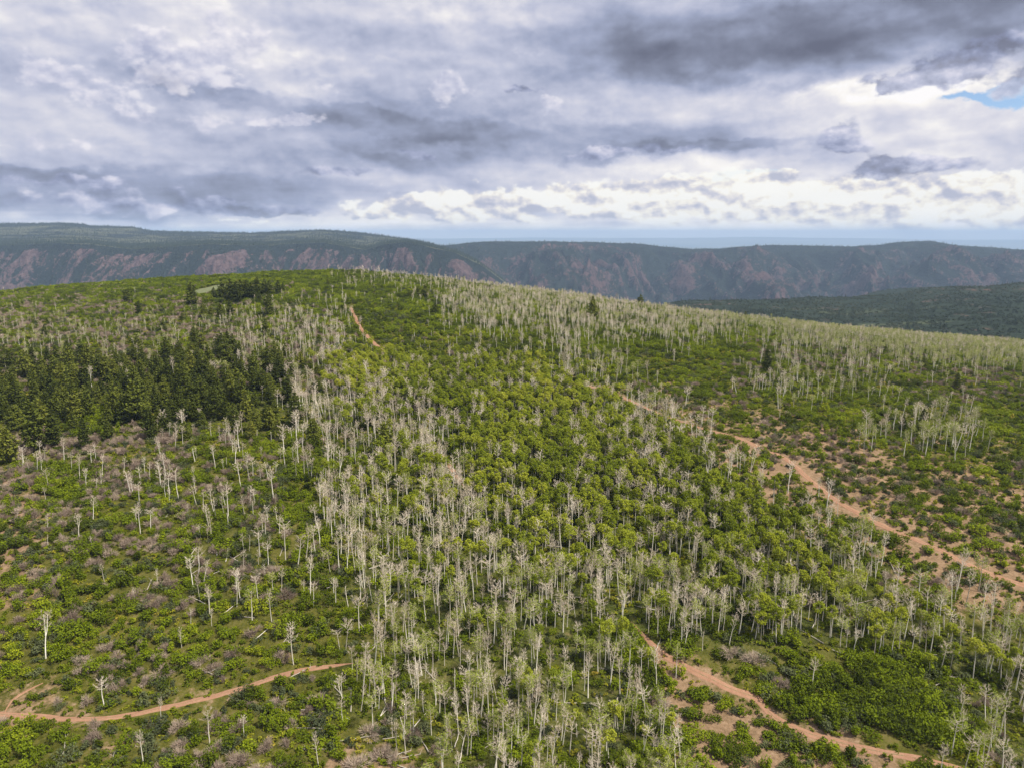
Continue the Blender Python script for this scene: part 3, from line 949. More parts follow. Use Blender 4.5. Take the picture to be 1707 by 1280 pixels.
M_PINE_LEAF = leaf_mat('pine_needles', [(0.15, c4(0.043, 0.054, 0.009)), (0.5, c4(0.088, 0.104, 0.015)), (0.75, c4(0.145, 0.159, 0.022)), (0.95, c4(0.222, 0.215, 0.032))], 0.03, 0.8, 0.05)
M_OAK_LEAF = leaf_mat('oak_brush_leaves', [(0.12, c4(0.048, 0.063, 0.006)), (0.32, c4(0.084, 0.109, 0.007)), (0.52, c4(0.137, 0.178, 0.007)), (0.75, c4(0.202, 0.248, 0.010)), (0.95, c4(0.317, 0.338, 0.017))], 0.035)
M_DARK_LEAF = leaf_mat('dark_brush_leaves', [(0.1, c4(0.057, 0.067, 0.034)), (0.45, c4(0.083, 0.099, 0.041)), (0.9, c4(0.134, 0.147, 0.059))], 0.03, 0.85, 0.12)
M_HERB = leaf_mat('low_herbs', [(0.12, c4(0.055, 0.071, 0.005)), (0.4, c4(0.110, 0.142, 0.007)), (0.65, c4(0.191, 0.216, 0.012)), (0.85, c4(0.317, 0.285, 0.026)), (0.97, c4(0.439, 0.320, 0.058))], 0.05)


class Geo:
    """collects tubes and leaf faces for one mesh"""

    def __init__(s):
        s.v, s.q, s.t, s.n = [], [], [], 0

    def tube(s, pts, radii, sides=5):
        pts = np.asarray(pts, float)
        d = np.gradient(pts, axis=0)
        d /= np.linalg.norm(d, axis=1)[:, None] + 1e-9
        ref = np.array([0.0, 0, 1.0]) if abs(d[0][2]) < 0.8 else np.array([1.0, 0, 0])
        u = np.cross(d, ref); u /= np.linalg.norm(u, axis=1)[:, None] + 1e-9
        w = np.cross(d, u)
        ang = np.arange(sides) * 2 * math.pi / sides
        r = np.asarray(radii, float)
        ring = pts[:, None] + (u[:, None] * np.cos(ang)[None, :, None] + w[:, None] * np.sin(ang)[None, :, None]) * r[:, None, None]
        s.v.append(ring.reshape(-1, 3))
        k = len(pts)
        i = np.arange(k - 1)[:, None] * sides
        j = np.arange(sides)[None, :]
        j2 = (j + 1) % sides
        s.q.append(np.stack([(i + j), (i + j2), (i + sides + j2), (i + sides + j)], -1).reshape(-1, 4) + s.n)
        s.n += k * sides

    def leaves(s, centres, size, rnd, up=0.35, stretch=1.3):
        """one bent quad per centre"""
        c = np.asarray(centres, float)
        k = len(c)
        nrm = rnd.normal(size=(k, 3)); nrm[:, 2] = np.abs(nrm[:, 2]) + up
        nrm /= np.linalg.norm(nrm, axis=1)[:, None]
        a = np.cross(nrm, rnd.normal(size=(k, 3))); a /= np.linalg.norm(a, axis=1)[:, None]
        b = np.cross(nrm, a)
        sz = size * rnd.uniform(0.6, 1.35, k)[:, None]
        a = a * sz * stretch * 0.5; b = b * sz * 0.5
        p = np.stack([c - a - b * 0.4, c - a * 0.1 - b + nrm * sz * 0.12, c + a + b * 0.3, c + a * 0.1 + b - nrm * sz * 0.1], 1)
        s.v.append(p.reshape(-1, 3))
        s.q.append(np.arange(k * 4).reshape(k, 4) + s.n)
        s.n += k * 4

    def twigs(s, p0, p1, width, rnd):
        """thin triangles from p0 to p1"""
        p0, p1 = np.asarray(p0, float), np.asarray(p1, float)
        k = len(p0)
        d = p1 - p0
        o = np.cross(d, rnd.normal(size=(k, 3))); o /= np.linalg.norm(o, axis=1)[:, None] + 1e-9
        mid = (p0 + p1) / 2 + rnd.normal(size=(k, 3)) * 0.06 * np.linalg.norm(d, axis=1)[:, None]
        p = np.stack([p0 - o * width / 2, p0 + o * width / 2, mid + o * width * 0.4, mid - o * width * 0.4, p1], 1)
        s.v.append(p.reshape(-1, 3))
        base = np.arange(k)[:, None] * 5 + s.n
        s.q.append(base + np.array([[0, 1, 2, 3]]))
        s.t.append(base + np.array([[3, 2, 4]]))
        s.n += k * 5

    def mesh(s, name, smooth_=False):
        f = []
        if s.q: f.append(np.concatenate(s.q))
        if s.t: f.append(np.concatenate(s.t))
        return mesh_from(name, np.concatenate(s.v), f, smooth_)


def bent_trunk(rnd, H, lean=0.0, bend=0.25, n=7):
    t = np.linspace(0, 1, n)
    ph = rnd.uniform(0, 6.28)
    off = np.stack([np.cos(ph) * (lean * H * t + bend * np.sin(t * 3.0)), np.sin(ph) * (lean * H * t + bend * np.sin(t * 2.4)), t * H], 1)
    off[:, :2] += np.cumsum(rnd.normal(size=(n, 2)) * 0.05, axis=0)
    off[0, :2] = 0
    off[0, 2] = -0.5
    return off


def at_t(pts, t):
    x = np.linspace(0, 1, len(pts))
    return np.array([np.interp(t, x, pts[:, k]) for k in range(3)])


def aspen(seed, H, form, leaves=0, leafsize=0.3):
    """form: broom (narrow upright twigs), candelabra (spreading white limbs), forked, pole (broken top), umbrella (domed), scraggly"""
    rnd = np.random.default_rng(seed)
    T, C, LF = Geo(), Geo(), Geo()
    lean = 0.12 if form == 'leaning' else rnd.uniform(0, 0.03)
    tr = bent_trunk(rnd, H, lean)
    r0 = 0.12 + H * 0.006
    T.tube(tr, np.linspace(r0, 0.045 if form != 'pole' else 0.09, len(tr)), 6)
    tops = [tr]
    if form == 'forked':
        k = int(len(tr) * 0.5)
        b0 = tr[k]
        dirv = np.array([rnd.uniform(-1, 1), rnd.uniform(-1, 1), 0]); dirv /= np.linalg.norm(dirv)
        L = H - b0[2]
        t = np.linspace(0, 1, 6)[:, None]
        fk = b0 + dirv * (1.1 * np.sqrt(t)) + np.array([0, 0, 1]) * L * 0.92 * t
        T.tube(fk, np.linspace(r0 * 0.6, 0.04, 6), 5)
        tops.append(fk)
    start = {'broom': 0.62, 'candelabra': 0.64, 'forked': 0.60, 'pole': 0.55, 'umbrella': 0.70, 'scraggly': 0.35, 'leaning': 0.6}[form]
    nb = {'broom': 15, 'candelabra': 12, 'forked': 8, 'pole': 5, 'umbrella': 14, 'scraggly': 15, 'leaning': 12}[form]
    spread = {'broom': 1.3, 'candelabra': 1.9, 'forked': 1.45, 'pole': 0.7, 'umbrella': 1.9, 'scraggly': 1.3, 'leaning': 1.6}[form]
    if form == 'candelabra' and H < 9: nb = 10
    ends = []
    for tp in tops:
        for i in range(nb):
            t0 = start + (1 - start) * ((i + rnd.uniform(0, 0.8)) / nb) ** 0.9
            p = at_t(tp, min(t0, 0.98))
            az = i * 2.4 + rnd.uniform(-0.5, 0.5)
            rel = (t0 - start) / (1 - start)
            reach = spread * (1.0 - 0.55 * rel if form != 'umbrella' else 0.65 + 0.35 * math.sin(rel * 2.6)) * rnd.uniform(0.7, 1.25) * (H / 12) ** 0.5
            rise = (1.0 + 0.4 * rel) * rnd.uniform(0.7, 1.2) * (1.25 if form == 'broom' else 0.75)
            d = np.array([math.cos(az), math.sin(az), 0])
            s_ = np.linspace(0, 1, 5)[:, None]
            br = p + d * reach * np.sin(s_ * 1.45) + np.array([0, 0, 1]) * rise * s_ ** 1.5
            br[1:] += rnd.normal(size=(4, 3)) * 0.09
            C.tube(br, np.linspace(0.052, 0.018, 5), 3)
            # side limbs and twigs
            for j in range(3 if form != 'pole' else 1):
                q = at_t(br, rnd.uniform(0.35, 0.95))
                az2 = az + rnd.uniform(-1.3, 1.3)
                d2 = np.array([math.cos(az2), math.sin(az2), rnd.uniform(0.5, 1.3)])
                e = q + d2 * rnd.uniform(0.35, 0.75)
                C.tube(np.array([q, (q + e) / 2 + rnd.normal(size=3) * 0.05, e]), [0.026, 0.02, 0.012], 3)
                ends.append((q, e))
            ends.append((at_t(br, 0.5), br[-1]))
            ends.append((at_t(br, 0.75), br[-1]))
    E0 = np.array([a for a, b in ends]); E1 = np.array([b for a, b in ends])
    m = len(E0)
    rep = 6 if form != 'pole' else 3
    t = rnd.uniform(0.2, 1.0, (rep, m, 1))
    s0 = (E0[None] * (1 - t) + E1[None] * t).reshape(-1, 3)
    dirs = rnd.normal(size=s0.shape) * 0.5 + np.array([0, 0, 0.55])
    rad = s0[:, :2] - tr[-1, :2]
    dirs[:, :2] += 0.5 * rad / (np.linalg.norm(rad, axis=1)[:, None] + 0.3)
    s1 = s0 + dirs * rnd.uniform(0.35, 0.85, (len(s0), 1))
    C.twigs(s0, s1, 0.026, rnd)
    if leaves:
        k = rnd.integers(0, len(s1), leaves)
        c = s1[k] + rnd.normal(size=(leaves, 3)) * 0.28
        LF.leaves(c, leafsize, rnd)
    return T, C, (LF if leaves else None)


def leafy_aspen(seed, H, W, crown_h, n=1200):
    """slender white trunk under a rounded leafy head made of leaf clumps"""
    rnd = np.random.default_rng(seed)
    T, LF = Geo(), Geo()
    tr = bent_trunk(rnd, H * 0.96, rnd.uniform(0, 0.02), 0.2)
    T.tube(tr, np.linspace(0.10 + H * 0.005, 0.03, len(tr)), 6)
    top = tr[-1]
    base = H - crown_h
    for i in range(7):
        p = at_t(tr, (base + crown_h * rnd.uniform(0, 0.6)) / H)
        az = rnd.uniform(0, 6.28)
        e = p + np.array([math.cos(az), math.sin(az), 0.9]) * W * 0.32
        T.tube(np.array([p, (p + e) / 2, e]), [0.035, 0.028, 0.015], 3)
    # clumps over the dome
    nc = 34
    cen = []
    for i in range(nc):
        z = rnd.uniform(-0.55, 1.0)
        a = rnd.uniform(0, 6.28)
        rr = math.sqrt(max(0.05, 1 - max(z, -0.2) ** 2)) * rnd.uniform(0.45, 1.0) * (1.0 if z > -0.2 else 0.75)
        cen.append([math.cos(a) * rr * W / 2, math.sin(a) * rr * W / 2, base + crown_h * (0.45 + 0.5 * z) + rnd.uniform(-0.2, 0.2)])
    cen = np.array(cen)
    cen[:, :2] += at_t(tr, 0.85)[:2]
    k = rnd.integers(0, nc, n)
    off = rnd.normal(size=(n, 3))
    off /= np.linalg.norm(off, axis=1)[:, None]
    rad = rnd.uniform(0.35, 1.0, (n, 1)) ** 0.5 * np.array([0.62, 0.62, 0.55]) * (W / 4.2)
    LF.leaves(cen[k] + off * rad, 0.34, rnd, 0.45)
    return T, LF


def pine(seed, H, W, n_whorl=11, bare=0.12):
    """conifer: straight trunk, drooping whorls of boughs carrying needle clumps; ragged, a little rounded at the top"""
    rnd = np.random.default_rng(seed)
    T, LF = Geo(), Geo()
    tr = bent_trunk(rnd, H, 0.01, 0.1)
    T.tube(tr, np.linspace(0.12 + H * 0.011, 0.04, len(tr)), 6)
    cs, sz = [], []
    for w in range(n_whorl):
        f = (w + rnd.uniform(0, 0.7)) / n_whorl
        z = H * (bare + (1 - bare) * f)
        prof = (1 - f ** 1.7) ** 0.75 * (0.60 + 0.40 * min(1, f * 4 + 0.2)) + 0.06
        nb = int(rnd.integers(6, 9)) if f < 0.8 else 5
        a0 = rnd.uniform(0, 6.28)
        for i in range(nb):
            az = a0 + i * 6.283 / nb + rnd.uniform(-0.35, 0.35)
            Lb = W / 2 * prof * rnd.uniform(0.62, 1.22)
            d = np.array([math.cos(az), math.sin(az), 0])
            p = at_t(tr, z / H)
            e = p + d * Lb + np.array([0, 0, Lb * rnd.uniform(-0.12, 0.28)])
            if f < 0.85:
                T.tube(np.array([p, (p + e) / 2 - np.array([0, 0, 0.05 * Lb]), p * 0.15 + e * 0.85]), [0.05, 0.035, 0.015], 3)
            m = max(int(Lb * 9), 6)
            t = rnd.uniform(0.25, 1.08, (m, 1))
            side = np.cross(d, [0, 0, 1])
            c = p + (e - p) * t + side * rnd.normal(size=(m, 1)) * 0.30 * Lb * (1.1 - 0.5 * t) + np.array([0, 0, 1]) * rnd.uniform(-0.45, 0.55, (m, 1))
            cs.append(c)
    c = np.concatenate(cs)
    LF.leaves(c, 0.62, rnd, 0.5, 1.4)
    c2 = np.stack([rnd.normal(size=30) * 0.18, rnd.normal(size=30) * 0.18, H * rnd.uniform(0.86, 1.03, 30)], 1)
    c2[:, :2] += tr[-1, :2]
    LF.leaves(c2, 0.34, rnd, 0.1, 1.6)
    return T, LF


def shrub(seed, W, H, n=420, lobes=7, leaf=0.28, bare=False):
    """rounded brush clump: several lobes of leaves over short stems"""
    rnd = np.random.default_rng(seed)
    S, LF = Geo(), Geo()
    lob = []
    for i in range(lobes):
        a = rnd.uniform(0, 6.28); r = math.sqrt(rnd.uniform(0, 1)) * W * 0.36
        hh = H * rnd.uniform(0.6, 1.0) * (1 - 0.45 * (r / (W * 0.5)) ** 2)
        rr = W * rnd.uniform(0.17, 0.27)
        lob.append((math.cos(a) * r, math.sin(a) * r, hh, rr))
        for k in range(2):
            b = np.array([math.cos(a) * r * 0.4 + rnd.normal() * 0.1, math.sin(a) * r * 0.4 + rnd.normal() * 0.1, -0.3])
            e = np.array([math.cos(a) * r + rnd.normal() * rr * 0.4, math.sin(a) * r + rnd.normal() * rr * 0.4, hh * 0.75])
            S.tube(np.array([b, (b + e) / 2 + rnd.normal(size=3) * 0.1, e]), [0.06, 0.045, 0.02], 3)
    lob = np.array(lob)
    k = rnd.integers(0, lobes, n)
    off = rnd.normal(size=(n, 3)); off /= np.linalg.norm(off, axis=1)[:, None]
    rad = rnd.uniform(0.25, 1.0, (n, 1)) ** 0.4
    c = np.stack([lob[k, 0], lob[k, 1], lob[k, 2] * 0.58], 1) + off * rad * np.stack([lob[k, 3], lob[k, 3], lob[k, 2] * 0.48], 1)
    c[:, 2] = np.maximum(c[:, 2], 0.05)
    if bare:
        # fans of leafless twigs
        b = np.stack([lob[k, 0] * 0.55, lob[k, 1] * 0.55, lob[k, 2] * 0.25], 1) + rnd.normal(size=(n, 3)) * 0.15
        mid = b + (c - b) * rnd.uniform(0.3, 0.7, (n, 1))
        LF.twigs(mid, c + rnd.normal(size=(n, 3)) * 0.12, 0.045, rnd)
    else:
        LF.leaves(c, leaf, rnd, 0.6, 1.25)
    return S, LF


def both(*gs):
    out = Geo()
    for g in gs:
        for v in g.v: out.v.append(v)
        for q in g.q: out.q.append(q + out.n)
        for t in g.t: out.t.append(t + out.n)
        out.n += g.n
    return out


# ---------------------------------------------------------------- the models of each kind
# model = dict(parts=[(part name, mesh)], whole=mesh for the massed ones, look=words, H=height)
def model(parts, look, H, W=3.0):
    """parts: (name, Geo, material)"""
    pm = []
    for nm, g, mt in parts:
        me = g.mesh(nm)
        me.materials.append(mt)
        pm.append((nm, me))
    whole = both(*[g for _, g, _ in parts])
    wm = whole.mesh('whole')
    mats, idx = [], []
    nq = sum(len(q) for _, g, _ in parts for q in g.q)
    for k, (_, g, mt) in enumerate(parts):
        wm.materials.append(mt)
    qi = np.concatenate([np.full(len(q), k) for k, (_, g, _) in enumerate(parts) for q in g.q])
    ti = [np.full(len(t), k) for k, (_, g, _) in enumerate(parts) for t in g.t]
    mi = np.concatenate([qi] + ti) if ti else qi
    wm.polygons.foreach_set('material_index', mi.astype(np.int32))
    return dict(parts=pm, whole=wm, look=look, H=H, W=W)


BARE = []
for sd, H, form, look in [(1, 12.5, 'broom', 'narrow broom of upright twigs'), (2, 11.5, 'candelabra', 'spreading white limbs'), (3, 13.0, 'forked', 'forked trunk'),
                          (4, 10.0, 'candelabra', 'short open crown of curved limbs'), (5, 12.0, 'umbrella', 'domed twiggy head'), (6, 11.0, 'scraggly', 'scraggly side branches down its trunk'),
                          (7, 9.0, 'pole', 'broken top and few stubs'), (8, 12.0, 'leaning', 'leaning trunk'), (9, 13.5, 'broom', 'tall wispy twig head')]:
    T, C, _ = aspen(sd, H, form)
    BARE.append(model([('trunk', T, M_ASPEN_BARK), ('crown', C, M_TWIG)], look, H))
THINM = []
for sd, H, form, look in [(21, 12.0, 'umbrella', 'a domed haze of new leaves'), (22, 11.0, 'candelabra', 'thin yellow green leaves on open limbs'), (23, 12.5, 'broom', 'a narrow dusting of leaves'), (24, 11.5, 'forked', 'two thinly leaved forks')]:
    T, C, LF = aspen(sd, H, form, 420, 0.27)
    THINM.append(model([('trunk', T, M_ASPEN_BARK), ('branches', C, M_TWIG), ('crown', LF, M_THIN_LEAF)], look, H))
LEAFM = []
for sd, H, W, ch, look in [(31, 11.5, 4.8, 4.2, 'a broad rounded head'), (32, 12.5, 4.1, 5.0, 'a tall oval head'), (33, 10.5, 3.9, 3.8, 'a small round head'), (34, 12.0, 5.3, 4.2, 'a wide flat dome'), (35, 11.0, 4.5, 4.6, 'a shaggy uneven head')]:
    T, LF = leafy_aspen(sd, H, W, ch)
    LEAFM.append(model([('trunk', T, M_ASPEN_BARK), ('crown', LF, M_ASPEN_LEAF)], look, H, W))
PINEM = []
for sd, H, W, look in [(41, 15, 8.0, 'broad ragged crown'), (42, 13.5, 6.8, 'dense conical crown'), (43, 17, 8.0, 'tall open crown'), (44, 11, 6.0, 'short bushy crown'), (45, 14.5, 5.6, 'narrow spired crown')]:
    T, LF = pine(sd, H, W)
    PINEM.append(model([('trunk', T, M_PINE_BARK), ('crown', LF, M_PINE_LEAF)], look, H, W))
OAKM = []
for sd, W, H, n, lobes, look in [(51, 4.6, 2.4, 420, 8, 'a lumpy rounded top'), (52, 3.4, 2.0, 300, 5, 'a tight round top'), (53, 6.2, 2.8, 640, 12, 'a wide spreading mass'), (54, 3.0, 2.6, 300, 5, 'an upright bushy form'),
                                 (55, 5.4, 1.9, 460, 9, 'a low sprawling form'), (56, 4.0, 3.1, 400, 7, 'a tall domed form')]:
    S, LF = shrub(sd, W, H, n, lobes, 0.30)
    OAKM.append(model([('stems', S, M_PINE_BARK), ('foliage', LF, M_OAK_LEAF)], look, H, W))
DARKM = []
for sd, W, H, n, lobes, look in [(61, 3.6, 1.8, 320, 6, 'a round dull top'), (62, 2.8, 1.5, 240, 4, 'a small tight mound'), (63, 4.6, 2.2, 420, 8, 'a broad dull mass')]:
    S, LF = shrub(sd, W, H, n, lobes, 0.24)
    DARKM.append(model([('stems', S, M_PINE_BARK), ('foliage', LF, M_DARK_LEAF)], look, H, W))
GREYM = []
for sd, W, H, n, lobes, look in [(71, 4.0, 2.2, 620, 7, 'a rounded cloud of twigs'), (72, 3.0, 2.6, 460, 5, 'upright fans of twigs'), (73, 5.2, 2.2, 760, 9, 'a wide tangle of twigs')]:
    S, LF = shrub(sd, W, H, n, lobes, 0.24, True)
    GREYM.append(model([('stems', S, M_GREY_TWIG), ('twigs', LF, M_GREY_TWIG)], look, H, W))
HERBM = []
for sd, W, H, n in [(81, 2.2, 0.8, 60), (82, 1.5, 0.6, 40), (83, 3.0, 0.9, 90), (84, 1.8, 1.3, 60)]:
    S, LF = shrub(sd, W, H, n, 4, 0.34)
    HERBM.append(model([('foliage', LF, M_HERB)], '', H, W))

# ---------------------------------------------------------------- where they stand
VIEW_Y = 820.0


def scatter(cell, ymin=95.0, ymax=880.0, margin=1.14, seed=0):
    """jittered grid of candidate spots inside a fan a little wider than the frame; returns x, y, px, py"""
    r = np.random.default_rng(seed)
    xs = np.arange(-700, 700, cell); ys = np.arange(ymin, ymax, cell)
    X, Y = np.meshgrid(xs, ys)
    X = X.ravel() + r.uniform(-0.5, 0.5, X.size) * cell * 0.95
    Y = Y.ravel() + r.uniform(-0.5, 0.5, Y.size) * cell * 0.95
    k = np.abs(X) < (0.72 * Y + 22) * margin
    X, Y = X[k], Y[k]
    Z = ground_z(X, Y)
    px, py = to_px(X, Y, Z)
    k = (py < 1420)
    return X[k], Y[k], Z[k], px[k], py[k], r


def off_track(x, y, gap):
    return track_distance(x, y) > gap


def in_meadow(x, y, g=1.0):
    return np.hypot((x - MEADOW[0]) / 17.0, (y - MEADOW[1]) / 34.0) < g


def place(cell, dens, prob_full, seed, gap=1.0, clump=0.5, cscale=25.0, ymax=880.0):
    X, Y, Z, px, py, r = scatter(cell, ymax=ymax, seed=seed)
    w = fbm(X / cscale, Y / cscale, 3, seed + 500)
    jx = fbm(X / 30, Y / 30, 2, seed + 700) * 14; jy = fbm(X / 30, Y / 30, 2, seed + 800) * np.interp(py, [560, 900], [4, 12])
    d = dens(px + jx, py + jy) / 9.0
    p = prob_full * np.clip(d * (1 + clump * 1.6 * w), 0, 1.3)
    k = (r.uniform(size=X.size) < p) & off_track(X, Y, gap) & ~in_meadow(X, Y, 1.05)
    return np.stack([X[k], Y[k], Z[k], px[k], py[k]], 1)


S_LEAFY = place(2.9, lambda x, y: sample_map(LEAFY, x, y), 0.95, 1, 1.2, 0.35, 18)
FAR_THIN = lambda x, y: np.clip(1.15 - (620.0 - y) / 260.0, 0.62, 1.0)
S_BARE = place(3.05, lambda x, y: sample_map(DEAD, x, y) * FAR_THIN(x, y), 0.66, 2, 0.8, 0.85, 14)
S_THIN = place(3.5, lambda x, y: sample_map(THIN, x, y) * FAR_THIN(x, y), 0.64, 3, 0.8, 0.85, 16)
S_PINE = place(6.9, lambda x, y: sample_map(PINE, x, y), 0.85, 4, 2.0, 0.2, 30)
S_OAK = place(3.7, lambda x, y: np.maximum(sample_map(SHRUB, x, y) - sample_map(PINE, x, y) - 0.75 * sample_map(GREY, x, y), 0), 1.0, 5, 2.4, 0.55, 11)
S_MASS = place(3.3, lambda x, y: np.clip(sample_map(MASS, x, y) * 1.6 - 2.5, 0, 9), 1.0, 15, 1.6, 0.1, 9)
S_DARK = place(4.2, lambda x, y: sample_map(SHRUB, x, y) * 0.62, 0.85, 6, 2.0, 0.9, 20)
S_GREY = place(4.0, lambda x, y: sample_map(GREY, x, y), 0.80, 7, 2.0, 0.9, 18)
S_HERB = place(1.9, lambda x, y: np.clip(8.0 - sample_map(SOIL, x, y) * 0.55, 0.5, 9), 0.80, 8, 0.35, 0.5, 9, 560.0)

# conifers standing alone or in small knots, (pixel column and row of the foot, height in pixels)
LONE = [(213, 505, 17), (233, 526, 19), (321, 510, 30), (340, 531, 20), (352, 528, 15), (367, 531, 19), (384, 530, 24), (305, 541, 15), (450, 528, 27), (448, 512, 20), (273, 554, 17), (325, 575, 24), (380, 582, 24),
        (445, 608, 22), (503, 614, 21), (530, 626, 16), (541, 628, 14), (480, 628, 20), (493, 710, 46), (523, 741, 36), (480, 672, 34), (527, 654, 22), (505, 548, 13), (547, 478, 11),
        (357, 500, 16), (372, 499, 22), (385, 506, 30), (394, 508, 28), (402, 500, 25), (412, 499, 24), (421, 500, 22), (430, 490, 22), (441, 492, 20), (450, 492, 18), (465, 492, 18), (472, 490, 14), (433, 505, 14), (396, 490, 18), (408, 488, 16), (366, 493, 12),
        (682, 496, 9), (697, 495, 14), (709, 497, 17), (725, 524, 16), (762, 484, 8), (987, 533, 29), (1068, 508, 16), (1278, 622, 32), (1505, 718, 22), (1537, 727, 38), (1595, 649, 22),
        (1399, 538, 9), (1434, 538, 8), (1470, 588, 16), (1243, 523, 12), (1540, 612, 14), (640, 760, 44), (1150, 785, 30), (60, 752, 72), (14, 770, 46), (1500, 545, 7), (620, 452, 5), (330, 562, 12), (228, 700, 52), (90, 745, 48)]


def build_lone():
    out = []
    for px, py, h in LONE:
        p = on_ground(px, py)
        H = h * p[1] / F * 1.3
        out.append([*p, px, py, min(H, 22)])
    return np.array(out)


S_LONE = build_lone()


def clear_of_lone(S):
    """nothing taller than brush crowds the pines that stand alone"""
    d = np.hypot(S[:, 0][:, None] - S_LONE[:, 0], (S[:, 1][:, None] - S_LONE[:, 1]) * np.where(S[:, 1][:, None] < S_LONE[:, 1], 0.45, 1.0))
    return S[d.min(1) > 3.6]


S_LEAFY, S_BARE, S_THIN = clear_of_lone(S_LEAFY), clear_of_lone(S_BARE), clear_of_lone(S_THIN)
print('PLANTS', {k: len(v) for k, v in dict(leafy=S_LEAFY, bare=S_BARE, thin=S_THIN, pine=S_PINE, oak=S_OAK, dark=S_DARK, grey=S_GREY, herb=S_HERB).items()})

# ---------------------------------------------------------------- words for the labels
# things one can find in the picture, at the pixel where they stand
MARKS = [('the red track on the right slope', 1400, 835), ('the sharp end of the red track by the right edge', 1680, 968), ('the curve of the lower track', 1262, 1165), ('the lower track near the bottom edge', 1450, 1250),
         ('the lower track among the pale aspens', 1060, 1045), ('the lone track on the lower left', 260, 1182), ('the track fork at the left edge', 40, 1175), ('the end of the left track', 590, 1105),
         ('the short red scar in the middle of the grove', 755, 785), ('the dark pine wood on the left', 250, 700), ('the right tip of the dark pine wood', 480, 700), ('the lone dark pine below the pine wood', 523, 741),
         ('the purple grey brush by the left edge', 70, 790), ('the big green oak mass at the lower right', 1420, 1160), ('the round green oak thicket beside the lower track', 1080, 1090), ('the bright shrub at the bottom right', 1560, 1240),
         ('the bottom left corner', 40, 1255), ('the bottom edge left of centre', 420, 1265), ('the bottom edge at the centre', 760, 1270), ('the bottom edge right of centre', 1050, 1265), ('the bottom right corner', 1680, 1250),
         ('the grassy left slope', 200, 930), ('the open green gap left of the grove', 500, 980), ('the tall cluster of aspens on the left slope', 400, 900), ('the left flank of the aspen grove', 620, 900), ('the heart of the aspen grove', 880, 900),
         ('the dense green top of the grove', 780, 680), ('the long right edge of the grove', 1230, 830), ('the lower right end of the grove', 1600, 1060), ('the bare soil beside the right track', 1560, 950), ('the dark shrubs left of the lower grove', 480, 1190),
         ('the pair of pines on the right slope', 1525, 720), ('the solitary pine on the right slope', 1278, 622), ('the pale aspen band near the right edge', 1600, 600), ('the pine knot below the meadow', 395, 500), ('the pale meadow by the crest', 352, 484),
         ('the crest track', 615, 565), ('the left side of the dark pine wood', 90, 690), ('the upper edge of the dark pine wood', 260, 640), ('the lower edge of the dark pine wood', 300, 735), ('the upper right corner of the dark pine wood', 430, 640), ('the pale band below the right skyline', 1450, 560), ('the right border below the skyline', 1690, 640), ('the upper right slope', 1200, 600), ('the patch of pale aspens under the solitary pine', 1360, 655), ('the left border above the pine wood', 40, 590), ('the left end of the skyline', 100, 510), ('the pale aspens on the crest', 880, 520), ('the lower centre of the pale aspens', 850, 1120), ('the leafy aspens right of centre', 1150, 900), ('the pale aspens right of the lower track', 1350, 1040), ('the right slope of scattered shrubs', 1500, 820)]
MXY = np.array([on_ground(a, b)[:2] for _, a, b in MARKS])


def where(x, y, rank=0):
    """'just behind X', 'left of X', ... with X the nearest, second nearest ... mark"""
    d = MXY - np.array([x, y])
    dist = np.hypot(d[:, 0], d[:, 1])
    i = int(np.argsort(dist)[rank])
    dx, dy = x - MXY[i, 0], y - MXY[i, 1]
    near = 'close ' if dist[i] < 9 else ('' if dist[i] < 24 else ('well ' if dist[i] < 60 else 'far '))
    ang = math.degrees(math.atan2(dy, dx)) % 360
    names = ['right of', 'behind and right of', 'behind', 'behind and left of', 'left of', 'in front and left of', 'in front of', 'in front and right of']
    w = names[int(((ang + 22.5) % 360) // 45)]
    return f'{near}{w} {MARKS[i][0]}'


USED = set()


def make_label(prefix, look, x, y, scale):
    size = 'small ' if scale < 0.86 else ('large ' if scale > 1.14 else '')
    first = None
    for rank in range(24):
        w = where(x, y, rank)
        for lab in (f'{size}{prefix} {w}', f'{prefix} with {look} {w}', f'{size}{prefix} with {look} {w}', f'{prefix}, {look.replace("a ", "")}, {w}'):
            if len(lab.split()) <= 16:
                first = first or lab
                if lab not in USED:
                    USED.add(lab)
                    return lab
    return first or prefix


def plant(name, mod, p, rz, sc, label, cat, group, tilt=(0.0, 0.0)):
    e = bpy.data.objects.new(name, None)
    scene.collection.objects.link(e)
    e.empty_display_size = 0.5
    e.location = (p[0], p[1], p[2] - 0.05)
    e.rotation_euler = (tilt[0], tilt[1], rz)
    e.scale = sc
    e['label'] = label; e['category'] = cat; e['group'] = group
    for nm, me in mod['parts']:
        o = bpy.data.objects.new(nm, me)
        scene.collection.objects.link(o)
        o.parent = e
    return e


